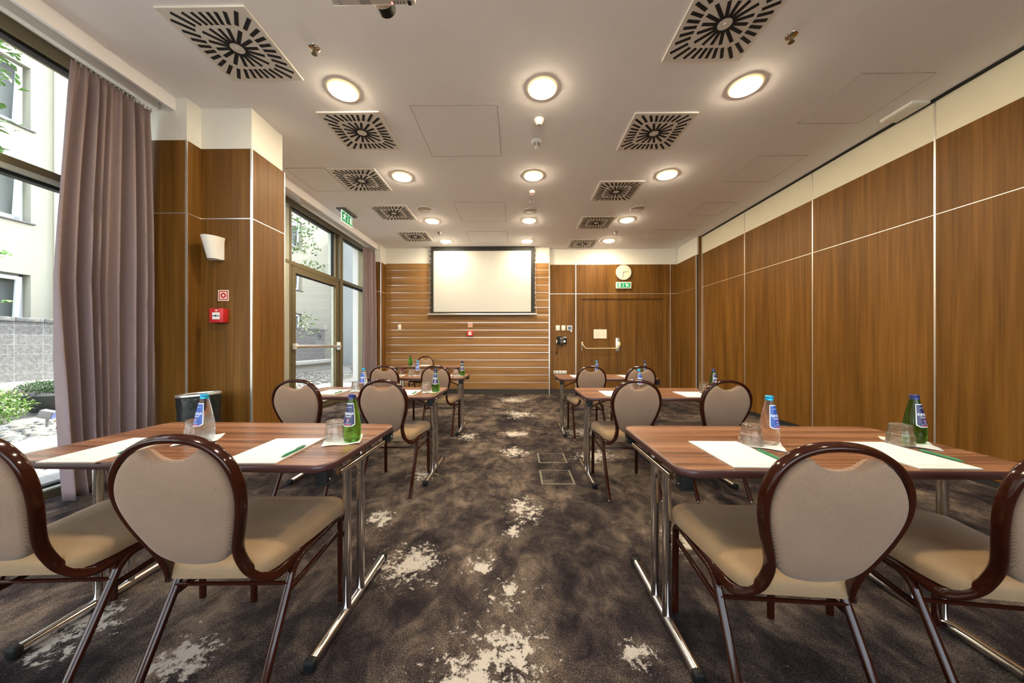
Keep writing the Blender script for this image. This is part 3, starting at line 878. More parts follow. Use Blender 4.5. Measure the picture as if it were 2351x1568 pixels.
# ---- exit signs
def pictos(M, flip, parent, t=0.0015):
    s = -1 if flip else 1
    P = lambda pts: [(s * x, y) for x, y in pts]
    mb = MB()
    mb.prism(P([(0.085, -0.048), (0.130, -0.048), (0.130, 0.048), (0.085, 0.048)])[:: (1 if not flip else -1)], t, M)   # door
    mb.stroke(P([(0.018, 0.048), (0.018, -0.030)]), 0.011, t, M)
    mb.prism(P([(0.004, -0.024), (0.032, -0.024), (0.018, -0.052)]), t, M)
    # running person
    ox = -0.085
    hd = [(ox + 0.022 + 0.012 * math.cos(k * PI / 6), 0.040 + 0.012 * math.sin(k * PI / 6)) for k in range(12)]
    mb.prism(P(hd), t, M)
    mb.stroke(P([(ox + 0.012, 0.024), (ox - 0.004, -0.006)]), 0.022, t, M)
    mb.stroke(P([(ox - 0.004, -0.008), (ox + 0.024, -0.014), (ox + 0.018, -0.048)]), 0.011, t, M)
    mb.stroke(P([(ox - 0.006, -0.008), (ox - 0.014, -0.030), (ox - 0.044, -0.034)]), 0.011, t, M)
    mb.stroke(P([(ox + 0.012, 0.026), (ox + 0.034, 0.012), (ox + 0.050, 0.022)]), 0.009, t, M)
    mb.stroke(P([(ox + 0.010, 0.026), (ox - 0.024, 0.024), (ox - 0.034, 0.004)]), 0.009, t, M)
    return mb.build('pictogram', 'sign_white', parent, smooth=0)
es = thing('ceiling_exit_sign', 'green exit sign hanging from the ceiling above the terrace door', 'exit sign', (-2.945, 5.66, CEIL))
MB().rbox(-0.075, 0.075, -0.21, 0.21, -0.022, 0, 0.003, 1).build('mount', 'sign_grey', es)
MB().rbox(-0.006, 0.006, -0.185, 0.185, -0.21, -0.02, 0.002, 1).build('panel', 'sign_white', es)
Ms = frame((0.0065, 0, -0.115), (0, 1, 0), (0, 0, 1))
MB().prism([(-0.172, -0.082), (0.172, -0.082), (0.172, 0.078), (-0.172, 0.078)], 0.001, Ms).build('green_field', 'sign_green', es, smooth=0)
pictos(Ms @ Matrix.Translation((0, 0, 0.0008)) @ Matrix.Diagonal((1.1, 1.2, 1, 1)), False, es)

es2 = thing('wall_exit_sign', 'green exit sign in white frame under the clock above the door', 'exit sign', (2.547, 7.88, 2.585))
MB().rbox(-0.18, 0.18, -0.045, 0.0, -0.078, 0.078, 0.006).build('housing', 'white_plastic', es2)
Ms = frame((0, -0.0455, 0), (1, 0, 0), (0, 0, 1))
MB().prism([(-0.155, -0.054), (0.155, -0.054), (0.155, 0.054), (-0.155, 0.054)], 0.001, Ms).build('green_field', 'sign_green', es2, smooth=0)
pictos(Ms @ Matrix.Translation((0.0, 0, 0.0008)) @ Matrix.Diagonal((0.95, 0.78, 1, 1)), True, es2)

# ---- clock
ck = thing('wall_clock', 'round silver-rimmed wall clock showing half past two, above exit sign', 'clock', (2.548, 7.88, 2.894))
Mc = frame((0, 0, 0), (1, 0, 0), (0, 0, 1))
MB().lathe([(0.0, 0.0), (0.182, 0.0), (0.188, 0.02), (0.184, 0.038), (0.172, 0.040), (0.168, 0.030)], 56, Mc).build('rim', 'aluminium', ck)
MB().disc((0, 0, 0.028), 0.170, 56, 0.006, Mc).build('dial', 'clock_face', ck)
tk_ = MB()
for i in range(12):
    a = 2 * PI * i / 12
    l = 0.024 if i % 3 == 0 else 0.014
    tk_.stroke([((0.150 - l) * math.sin(a), (0.150 - l) * math.cos(a)), (0.150 * math.sin(a), 0.150 * math.cos(a))], 0.010, 0.0365, Mc)
tk_.build('hour_mark', 'grey_plastic', ck, smooth=0)
def hand(a, l, wd, nm):
    MB().stroke([(-0.02 * math.sin(a), -0.02 * math.cos(a)), (l * math.sin(a), l * math.cos(a))], wd, 0.003, Mc @ Matrix.Translation((0, 0, 0.037))).build(nm, 'black_plastic', ck, smooth=0)
hand(R(78), 0.10, 0.008, 'hour_hand'); hand(R(194), 0.135, 0.006, 'minute_hand')

# ---- notice on the door, switches, phone, sockets
nt_ = thing('door_notice', 'white landscape paper notice fixed to the left door leaf', 'notice', (2.0, 7.889, 1.43))
MB().rbox(-0.155, 0.155, -0.006, 0.0, -0.108, 0.108, 0.001, 1).build('sheet', 'cream_plastic', nt_)
ln = MB()
for k in range(8): ln.box(-0.13, -0.02, -0.0068, -0.005, 0.07 - 0.021 * k, 0.0735 - 0.021 * k)
ln.box(0.02, 0.13, -0.0068, -0.005, 0.07, 0.0715).box(0.02, 0.13, -0.0068, -0.005, -0.03, -0.0285).box(0.02, 0.0215, -0.0068, -0.005, -0.03, 0.07).box(0.1285, 0.13, -0.0068, -0.005, -0.03, 0.07).box(0.07, 0.0715, -0.0068, -0.005, 0.0, 0.07)
ln.build('printing', 'speaker_grille', nt_, smooth=0)
MB().lathe([(0.006, 0), (0.006, 0.01), (0, 0.011)], 12, frame((-0.005, 0, 0.125), (1, 0, 0), (0, 0, 1))).build('hook', 'aluminium', nt_)

def switch(x, y, z, w_, h, label, group=None):
    t = thing('wall_switch', label, 'switch', (x, y, z), 0, group)
    MB().rbox(-w_ / 2, w_ / 2, -0.012, 0, -h / 2, h / 2, 0.003).build('cover', 'cream_plastic', t)
    MB().rbox(-w_ / 2 + 0.018, w_ / 2 - 0.018, -0.016, -0.010, -h / 2 + 0.02, h / 2 - 0.02, 0.002).build('rocker', 'white_plastic', t)
switch(0.986, 7.88, 1.573, 0.095, 0.125, 'cream wall switch plate above the phone, left of the pair', 'pair of switch plates above the phone')
switch(1.121, 7.88, 1.573, 0.095, 0.125, 'cream wall switch plate above the phone, beside the thermostat', 'pair of switch plates above the phone')
switch(-2.773, 7.75, 1.588, 0.075, 0.125, 'white switch plate alone on the plank wall left of the screen')
t = thing('wall_thermostat_switch', 'square white thermostat with dark blue display beside the switches', 'thermostat', (1.268, 7.88, 1.57))
MB().rbox(-0.06, 0.06, -0.02, 0, -0.058, 0.058, 0.004).rbox(0.022, 0.06, -0.008, 0, -0.095, -0.055, 0.002).build('case', 'white_plastic', t)
MB().rbox(-0.038, 0.040, -0.0225, -0.018, -0.036, 0.038, 0.002).build('bezel', 'black_plastic', t)
MB().rbox(-0.020, 0.022, -0.024, -0.020, -0.024, 0.026, 0.001, 1).build('display', 'display_blue', t)

ph_ = thing('wall_phone', 'black desk phone mounted on the wall with dangling coiled cord', 'telephone', (1.075, 7.88, 1.28))
MB().rbox(-0.115, 0.115, -0.055, 0.0, -0.085, 0.085, 0.008).build('phone_body', 'black_plastic', ph_)
MB().rbox(-0.112, -0.058, -0.095, -0.05, -0.092, 0.092, 0.014, 3).build('handset', 'black_plastic', ph_)
MB().rbox(-0.045, 0.035, -0.060, -0.05, 0.018, 0.060, 0.003).build('display', 'fixture_grey', ph_)
kp = MB()
for i in range(3):
    for j in range(4): kp.rbox(-0.045 + 0.028 * i, -0.025 + 0.028 * i, -0.060, -0.05, -0.072 + 0.021 * j, -0.058 + 0.021 * j, 0.002, 1)
kp.build('keypad', 'fixture_grey', ph_)
MB().rbox(0.04, 0.108, -0.058, -0.05, 0.058, 0.076, 0.001, 1).rbox(0.045, 0.085, -0.058, -0.05, -0.055, -0.005, 0.001, 1).build('label_strip', 'label_white', ph_)
MB().rbox(-0.128, -0.112, -0.085, -0.03, -0.07, 0.005, 0.003).build('side_sticker', 'label_white', ph_)
cd = []
for i in range(160):
    u = i / 159
    bx = -0.115 + 0.03 * u - 0.03 * math.sin(u * PI) + (0.03 if u > 0.5 else 0.0) * (u - 0.5) * 2; bz = -0.06 - 0.27 * math.sin(u * PI) ** 0.8
    cd.append((bx + 0.007 * math.cos(i * 1.3), -0.05 + 0.007 * math.sin(i * 1.3), bz))
MB().tube(cd, circ(0.0028, 6)).build('coiled_cord', 'black_plastic', ph_)
MB().tube([(-0.03, -0.03, -0.08), (0.0, -0.035, -0.11), (0.02, -0.03, -0.15)], circ(0.010, 8)).build('hook_arm', 'black_plastic', ph_)

so = thing('wall_socket', 'white strip of four wall sockets low on the wall left of the door', 'socket', (1.043, 7.88, 0.515))
MB().rbox(-0.155, 0.155, -0.011, 0, -0.036, 0.036, 0.003).build('plate', 'white_plastic', so)
for k, x in enumerate((-0.116, -0.039)):
    s_ = MB().lathe([(0.026, 0.0112), (0.026, 0.009), (0.022, 0.006)], 24, frame((x, 0, 0), (1, 0, 0), (0, 0, 1))).build('outlet', 'grey_plastic', so)
MB().rbox(0.020, 0.036, -0.0125, -0.01, -0.010, 0.010, 0.001, 1).rbox(0.042, 0.058, -0.0125, -0.01, -0.010, 0.010, 0.001, 1).rbox(0.100, 0.110, -0.0125, -0.01, -0.004, 0.006, 0.001, 1).rbox(0.125, 0.135, -0.0125, -0.01, -0.010, 0.012, 0.001, 1).build('data_port', 'black_plastic', so)

def fire_sign(x, y, z, s, label):
    t = thing('fire_sign', label, 'sign', (x, y, z))
    M = frame((0, 0, 0), (1, 0, 0), (0, 0, 1))
    h = s / 2
    MB().prism([(-h, -h), (h, -h), (h, h), (-h, h)], 0.002, M).build('sign_board', 'cream_plastic', t, smooth=0)
    mb = MB(); a, b_ = h * 0.84, h * 0.66
    for q in (((-a, -a), (a, -a), (a, -b_), (-a, -b_)), ((-a, b_), (a, b_), (a, a), (-a, a)), ((-a, -b_), (-b_, -b_), (-b_, b_), (-a, b_)), ((b_, -b_), (a, -b_), (a, b_), (b_, b_))):
        mb.prism(list(q), 0.003, M)
    for i in range(32):
        p, q = 2 * PI * i / 32, 2 * PI * (i + 1) / 32; r0, r1 = h * 0.22, h * 0.52
        mb.prism([(r0 * math.cos(p), r0 * math.sin(p)), (r1 * math.cos(p), r1 * math.sin(p)), (r1 * math.cos(q), r1 * math.sin(q)), (r0 * math.cos(q), r0 * math.sin(q))], 0.003, M)
    mb.build('red_symbol', 'red', t, smooth=0)
def call_point(x, y, z, s, label):
    t = thing('fire_call_point', label, 'fire alarm', (x, y, z))
    M = frame((0, 0, 0), (1, 0, 0), (0, 0, 1))
    h = s / 2
    MB().rbox(-h, h, -h, h, 0, s * 0.45, s * 0.03, 2, M).build('housing', 'red', t)
    MB().rbox(-h * 0.52, h * 0.52, -h * 0.55, h * 0.42, s * 0.44, s * 0.47, s * 0.01, 1, M).build('break_glass', 'white_plastic', t)
    mb = MB().disc((0, -h * 0.05, s * 0.468), h * 0.14, 18, 0.001, M)
    for sg in (-1, 1): mb.stroke([(sg * h * 0.24, -h * 0.05), (sg * h * 0.42, -h * 0.05)], h * 0.14, 0.001, M @ Matrix.Translation((0, 0, s * 0.468)))
    mb.build('arrow_mark', 'black_plastic', t, smooth=0)
    MB().disc((0, h * 0.70, s * 0.448), h * 0.10, 14, 0.001, M).stroke([(h * 0.08, h * 0.62), (h * 0.16, h * 0.8)], h * 0.08, 0.001, M @ Matrix.Translation((0, 0, s * 0.448))).build('flame_mark', 'label_white', t, smooth=0)
fire_sign(-2.832, 3.135, 1.648, 0.104, 'small red and cream fire alarm sign on the wooden pillar')
call_point(-2.850, 3.135, 1.450, 0.135, 'red fire alarm call point on the wooden pillar below its sign')
fire_sign(-1.096, 7.75, 1.640, 0.105, 'small fire alarm sign on the plank wall under the screen')
call_point(-1.096, 7.75, 1.437, 0.135, 'red fire alarm call point on the plank wall under the screen')

# ---- wall sconce on the pillar
sc_ = thing('wall_sconce', 'cream half-cone wall sconce on the wooden pillar, unlit', 'wall lamp', (-2.895, 3.135, 1.985))
MB().rbox(-0.062, 0.075, -0.022, 0, 0.0, 0.19, 0.004).build('back_plate', 'white_plastic', sc_)
loops = []
for k in range(9):
    t = k / 8; z = 0.005 + 0.205 * t; rx = 0.058 + 0.032 * t; ry = 0.068 + 0.062 * t
    out = [(rx * math.cos(PI + PI * j / 24), -0.012 + ry * math.sin(PI + PI * j / 24), z) for j in range(25)]
    inn = [((rx - 0.006) * math.cos(2 * PI - PI * j / 24), -0.012 + (ry - 0.006) * math.sin(2 * PI - PI * j / 24), z) for j in range(25)]
    loops.append(out + inn)
MB().loft(loops, True, True).build('shade', 'ceramic', sc_)

# ---- projection screen
ps = thing('projection_screen', 'large pull-down projection screen with black border on the plank wall', 'projection screen', (-0.80, 7.66, 0))
MB().box(-1.205, 1.212, -0.001, 0.001, 1.905, 3.465).build('black_border', 'screen_black', ps, smooth=0)
MB().box(-1.141, 1.135, -0.0025, 0.0, 1.940, 3.362).build('white_surface', 'screen_white', ps, smooth=0)
MB().rbox(-1.285, 1.275, -0.022, 0.022, 1.862, 1.905, 0.012, 3).build('bottom_bar', 'aluminium', ps)
for sx in (-1, 1):
    path = []
    for k in range(25):
        t = k / 24
        path.append((sx * (1.262 - 0.030 * math.sin(t * PI)) + 0.003, 0, 1.895 + 1.57 * t))
    cb = MB().tube(path, circ(0.003, 6)).build('tension_cable', 'aluminium', ps)
    tb = MB()
    for k in range(13):
        z = 1.98 + 0.115 * k
        tb.box(*(sorted((sx * 1.205 + 0.003, sx * 1.243 + 0.003))), -0.002, 0.002, z - 0.012, z + 0.012)
    tb.build('tension_tab', 'screen_black', cb, smooth=0)
MB().box(-1.38, 1.38, -0.05, 0.05, CEIL - 0.004, CEIL).build('ceiling_slot', 'vent_white', ps, smooth=0)

# ---- waste bin
wb_ = thing('waste_bin', 'tall black waste bin with silver rim beside the wooden pillar', 'waste bin', (-2.80, 2.86, 0))
MB().lathe([(0.0, 0.0), (0.133, 0.0), (0.136, 0.01), (0.142, 0.62), (0.140, 0.72), (0.134, 0.72), (0.13, 0.05), (0, 0.05)], 44).build('bin_body', 'bin_black', wb_)
loops = []
for k in range(5):
    loops.append([((0.1435 + 0.004 * math.sin(j * 2.1 + k) + 0.004 * (k in (1, 3))) * math.cos(2 * PI * j / 60), (0.1435 + 0.004 * math.sin(j * 2.1 + k)) * math.sin(2 * PI * j / 60), 0.62 + 0.024 * k + (0.006 * math.sin(j * 0.9) if k == 0 else 0)) for j in range(60)])
MB().loft(loops, False, False).build('bin_liner', 'bin_bag', wb_)
Mr = Matrix.Translation((0, 0, 0.735)) @ Matrix.Rotation(R(-3), 4, 'Y')
MB().tube([(0.147 * math.cos(2 * PI * j / 48), 0.147 * math.sin(2 * PI * j / 48), 0) for j in range(48)], rrect(0.020, 0.010, 0.004), up=(0, 0, 1), closed=True, M=Mr).build('rim', 'aluminium', wb_)

# ---- floor outlet boxes
def floor_box(x, y, w_, d, label):
    t = thing('floor_outlet_box', label, 'floor outlet', (x, y, 0), 0, 'floor outlet boxes')
    a, b_ = w_ / 2, d / 2; e = 0.016
    MB().box(-a, -a + e, -b_, b_, 0, 0.004).box(a - e, a, -b_, b_, 0, 0.004).box(-a + e, a - e, -b_, -b_ + e, 0, 0.004).box(-a + e, a - e, b_ - e * 0.5, b_, 0, 0.004).build('metal_frame', 'box_frame', t, smooth=0)
    MB().box(-a + e, a - e, -b_ + e, b_ - e * 0.5, 0, 0.003).build('carpet_lid', 'carpet', t, smooth=0)
    MB().box(-a + e + 0.003, -a + e + 0.013, -0.06, 0.08, 0.0, 0.0042).box(-a + e, a - e, -b_ + e, -b_ + e + 0.006, 0, 0.0042).build('cable_slot', 'dark_gap', t, smooth=0)
floor_box(0.362, 3.40, 0.285, 0.29, 'farther square floor outlet box in the aisle carpet')
floor_box(0.352, 2.91, 0.285, 0.31, 'nearer square floor outlet box in the aisle carpet')

# ================================================================ TABLES
TT = 0.741
TW, TD = 1.27, 0.62
def make_table():
    t = thing('conference_table', '', 'table')
    out = rrect(TW - 0.004, TD - 0.004, 0.058, 8)
    MB().prism(out, 0.026, Matrix.Translation((0, 0, TT - 0.026))).build('tabletop', 'table_wood', t, smooth=30)
    eb = []
    for off, z in ((-0.006, TT - 0.0285), (0.001, TT - 0.0275), (0.004, TT - 0.022), (0.0048, TT - 0.014), (0.004, TT - 0.006), (0.001, TT - 0.0010), (-0.006, TT + 0.0002), (-0.006, TT - 0.02)):
        eb.append([(x, y, z) for x, y in rrect(TW + 2 * off, TD + 2 * off, 0.06 + off, 8)])
    MB().loft(eb + [eb[0]], False, False).build('edge_band', 'edge_pvc', t, smooth=60)
    for sx in (-1, 1):
        for sy in (-1, 1):
            cx, cy = sx * (TW / 2 - 0.030), sy * (TD / 2 - 0.034)
            lo = []
            for z, h in ((TT - 0.027, 0.024), (TT - 0.045, 0.023), (TT - 0.070, 0.021), (TT - 0.071, 0.024), (TT - 0.078, 0.024)):
                lo.append([(cx + x, cy + y, z) for x, y in rrect(2 * h, 2 * h, 0.006, 2)])
            bl = MB().loft(lo).build('corner_block', 'black_plastic', t, smooth=30)
            MB().lathe([(0.004, 0), (0.003, 0.002), (0, 0.002)], 10, frame((cx + sx * 0.0215, cy, TT - 0.060), (0, sx, 0), (0, 0, 1))).build('bolt', 'chrome', bl)
    for sx in (-1, 1):
        x = sx * (TW / 2 - 0.066)
        lg = MB()
        lg.tube([(x, -0.288, 0.022), (x, 0.288, 0.022)], [(a, b_) for a, b_ in rrect(0.040, 0.038, 0.0175, 5)], up=(0, 0, 1))
        for y in (-0.058, 0.058):
            lg.rod((x, y, 0.03), (x, y, 0.69), 0.0175, 20)
        lg.tube([(x + sx * 0.046, -0.20, 0.674), (x + sx * 0.046, 0.20, 0.674)], rrect(0.022, 0.020, 0.008, 4), up=(0, 0, 1))
        lg.box(*sorted((x, x + sx * 0.046)), -0.075, 0.075, 0.672, 0.678)
        leg = lg.build('leg', 'chrome', t)
        for sy in (-1, 1):
            MB().rbox(x - 0.022, x + 0.022, sy * 0.300 - 0.016, sy * 0.300 + 0.016, 0.0, 0.044, 0.012, 3).build('end_cap', 'black_plastic', leg)
        hk = MB()
        for dy in (-0.012, 0.012):
            hk.tube(spline([(x - sx * 0.30, dy, TT - 0.034), (x - sx * 0.15, dy, TT - 0.085), (x - sx * 0.03, dy, 0.600)], 4), circ(0.0055, 8))
        hk.tube(spline([(x - sx * 0.01, -0.045, 0.655), (x + sx * 0.006, -0.005, 0.648), (x + sx * 0.010, 0.020, 0.60), (x, 0.040, 0.575), (x, 0.050, 0.60)], 5), circ(0.0048, 8))
        hk.build('folding_brace', 'chrome', leg)
    return t
tables = {  # key: (x, y, rot deg, words)
    'L1': (-1.302, 1.487, -1.6, 'front table by the window'), 'R1': (1.200, 1.447, 0.0, 'front table by the partition'),
    'L2': (-1.325, 3.02, -0.3, 'second table by the window'), 'R2': (1.207, 2.99, 0.0, 'second table by the partition'),
    'L3': (-1.325, 4.535, 0.0, 'third table by the window'), 'R3': (1.185, 4.48, 0.0, 'third table by the partition'),
    'L4': (-1.735, 6.60, 0.0, 'farthest table by the window')}
tl = {'L1': 'two places set, nearest on the window side', 'R1': 'two places set, nearest on the partition side', 'L2': 'second from the front, window side', 'R2': 'second from the front, partition side', 'L3': 'third from the front, window side', 'R3': 'third from the front, before the door', 'L4': 'last one, before the plank wall'}
T0 = make_table(); first = True
for k, (x, y, a, words_) in tables.items():
    lab = f'walnut folding table on chrome legs, {tl[k]}'
    if first: o = T0; o.location = (x, y, 0); o.rotation_euler = (0, 0, R(a)); o['label'] = lab; o['group'] = 'walnut folding tables'; first = False
    else: o = dup(T0, (x, y, 0), R(a), lab, 'walnut folding tables')
rc = tag(MB().rbox(-0.02, 0.02, -0.006, 0.006, -0.055, 0.0, 0.004).build('red_tag', 'red'), 'small red tag hanging under the farthest table', 'tag')
rc.location = (-2.22, 6.335, TT - 0.0285)

# ================================================================ CHAIRS
def back_y(z):
    d = z - 0.42
    return -0.200 - 0.52 * d + 0.50 * d * d
def make_chair():
    t = thing('banquet_chair', '', 'chair')
    # seat
    def seat_loop(inset, z, rise=0.0):
        pts = []
        fw, rw, yf, yr = 0.218 - inset, 0.182 - inset, 0.250 - inset, -0.205 + inset
        cr, rr = max(0.075 - inset * 0.6, 0.02), max(0.07 - inset * 0.6, 0.02)
        for (cx, cy, r, a0) in ((fw - cr, yf - cr, cr, 0), (-fw + cr, yf - cr, cr, PI / 2), (-rw + rr, yr + rr, rr, PI), (rw - rr, yr + rr, rr, 1.5 * PI)):
            for i in range(9):
                a = a0 + PI / 2 * i / 8
                px, py = cx + r * math.cos(a), cy + r * math.sin(a)
                if cy < 0: py -= 0.022 * (1 - (px / rw) ** 2) if abs(px) < rw else 0
                pts.append((px, py, z))
        return pts
    sl = [seat_loop(0.012, 0.424), seat_loop(0.002, 0.426), seat_loop(0.0, 0.436), seat_loop(-0.002, 0.455), seat_loop(0.003, 0.470), seat_loop(0.014, 0.480), seat_loop(0.045, 0.487), seat_loop(0.09, 0.490), seat_loop(0.15, 0.491)]
    MB().loft(sl).build('seat', 'seat_fabric', t, smooth=60)
    # back loop: half profile from the top down
    half = [(0.0, 0.906), (0.045, 0.9035), (0.088, 0.894), (0.128, 0.876), (0.163, 0.846), (0.187, 0.805), (0.197, 0.757), (0.193, 0.705), (0.177, 0.648), (0.155, 0.592), (0.137, 0.540), (0.134, 0.495), (0.142, 0.452)]
    sec = rrect(0.033, 0.019, 0.008, 4)
    half = [(x * 0.890, z) for x, z in half]
    bf = MB()
    for sx in (1, -1):
        pts = [(sx * x, back_y(z), z) for x, z in half]
        pts += [(sx * 0.150, -0.192, 0.418), (sx * 0.172, -0.165, 0.404), (sx * 0.182, -0.12, 0.408), (sx * 0.187, -0.07, 0.413), (sx * 0.19, 0.0, 0.415)]
        bf.tube(spline(pts, 5), sec, up=(0, -1, -0.3))
    bf.build('back_frame', 'mahogany', t, smooth=60)
    # upholstered back
    hw = lambda z: None
    outl = []
    side = [(0.101, 0.872), (0.127, 0.857), (0.156, 0.826), (0.177, 0.783), (0.185, 0.745), (0.182, 0.703), (0.166, 0.648), (0.145, 0.594), (0.131, 0.560), (0.112, 0.530), (0.080, 0.508), (0.040, 0.497), (0.0, 0.494)]
    notch = [(0.0, 0.841), (0.03, 0.844), (0.056, 0.853), (0.075, 0.866), (0.086, 0.873)]
    hp = [(p.x, p.y) for p in spline([(x, z, 0) for x, z in side], 3)]
    right = [(x * 0.890, z) for x, z in notch + hp]
    outl = right + [(-x, z) for x, z in reversed(right[1:-1])]
    cx, cz = 0.0, 0.68
    def ring(sc_, off):
        pts = []
        for x, z in outl:
            X = cx + (x - cx) * sc_; Z = cz + (z - cz) * sc_
            pts.append((X, back_y(Z) + off, Z + 0.3 * off * 0))
        return pts
    loops = [ring(s_, o_) for s_, o_ in ((0.02, -0.026), (0.35, -0.026), (0.7, -0.025), (0.9, -0.023), (0.97, -0.020), (1.0, -0.012), (1.0, 0.012), (0.97, 0.022), (0.9, 0.030), (0.7, 0.036), (0.35, 0.038), (0.02, 0.038))]
    MB().loft(loops).build('backrest', 'back_fabric', t, smooth=60)
    lsec = rrect(0.026, 0.020, 0.008, 3)
    for sx in (1, -1):
        fl_ = MB().tube(spline([(sx * 0.192, 0.13, 0.405), (sx * 0.193, 0.185, 0.403), (sx * 0.194, 0.213, 0.380), (sx * 0.194, 0.217, 0.33), (sx * 0.195, 0.220, 0.016)], 5), lsec, up=(1, 0, 0)).build('leg', 'mahogany', t, smooth=60)
        MB().lathe([(0.0, 0), (0.011, 0), (0.013, 0.006), (0.009, 0.020)], 14, Matrix.Translation((sx * 0.195, 0.220, 0))).build('glide', 'chrome', fl_)
        rl = MB().tube(spline([(sx * 0.192, -0.02, 0.407), (sx * 0.192, -0.075, 0.404), (sx * 0.192, -0.112, 0.378), (sx * 0.192, -0.135, 0.335), (sx * 0.194, -0.302, 0.016)], 5), lsec, up=(1, 0, 0)).build('leg', 'mahogany', t, smooth=60)
        MB().lathe([(0.0, 0), (0.011, 0), (0.013, 0.006), (0.009, 0.020)], 14, Matrix.Translation((sx * 0.194, -0.303, 0))).build('glide', 'chrome', rl)
        MB().tube([(sx * 0.192, 0.216, 0.335), (sx * 0.191, -0.138, 0.322)], rrect(0.020, 0.013, 0.005, 3), up=(0, 0, 1)).build('side_stretcher', 'mahogany', t, smooth=60)
    sf = MB()
    for sx in (1, -1):
        sf.tube([(sx * 0.192, 0.15, 0.405), (sx * 0.192, -0.05, 0.406)], lsec, up=(1, 0, 0))
    sf.tube([(-0.19, 0.175, 0.405), (0.19, 0.175, 0.405)], lsec, up=(0, 0, 1)).tube([(-0.18, -0.07, 0.412), (0.18, -0.07, 0.412)], lsec, up=(0, 0, 1))
    sf.box(-0.17, 0.17, -0.15, 0.20, 0.415, 0.426)
    sf.build('seat_frame', 'mahogany', t, smooth=60)
    MB().rod((-0.192, -0.132, 0.350), (0.192, -0.132, 0.350), 0.0065, 10).build('cross_bar', 'mahogany', t)
    return t
CH0 = make_chair(); first = True
chairs = [(-0.983, 1.250, 1.5, 'aisle', 'L1'), (-1.620, 1.255, 3.0, 'outer', 'L1'), (0.866, 1.200, -4.0, 'aisle', 'R1'), (1.510, 1.185, -7.0, 'outer', 'R1'),
          (-0.992, 2.745, 0.0, 'aisle', 'L2'), (-1.638, 2.745, 0.0, 'outer', 'L2'), (0.882, 2.750, 0.0, 'aisle', 'R2'), (1.535, 2.745, 0.0, 'outer', 'R2'),
          (-1.000, 4.37, 0.0, 'aisle', 'L3'), (-1.635, 4.36, 0.0, 'outer', 'L3'), (0.905, 4.31, 0.0, 'aisle', 'R3'), (1.500, 4.31, 0.0, 'outer', 'R3')]
for x, y, a, seat_, k in chairs:
    lab = f'beige round-backed chair at the {seat_} place of the {tables[k][3]}'
    if first: o = CH0; o.location = (x, y, 0); o.rotation_euler = (0, 0, R(a)); o['label'] = lab; o['group'] = 'round-backed banquet chairs'; first = False
    else: o = dup(CH0, (x, y, 0), R(a), lab, 'round-backed banquet chairs')
dup(CH0, (-2.03, 6.97, 0), PI, 'beige round-backed chair facing the camera behind the farthest table', 'round-backed banquet chairs')

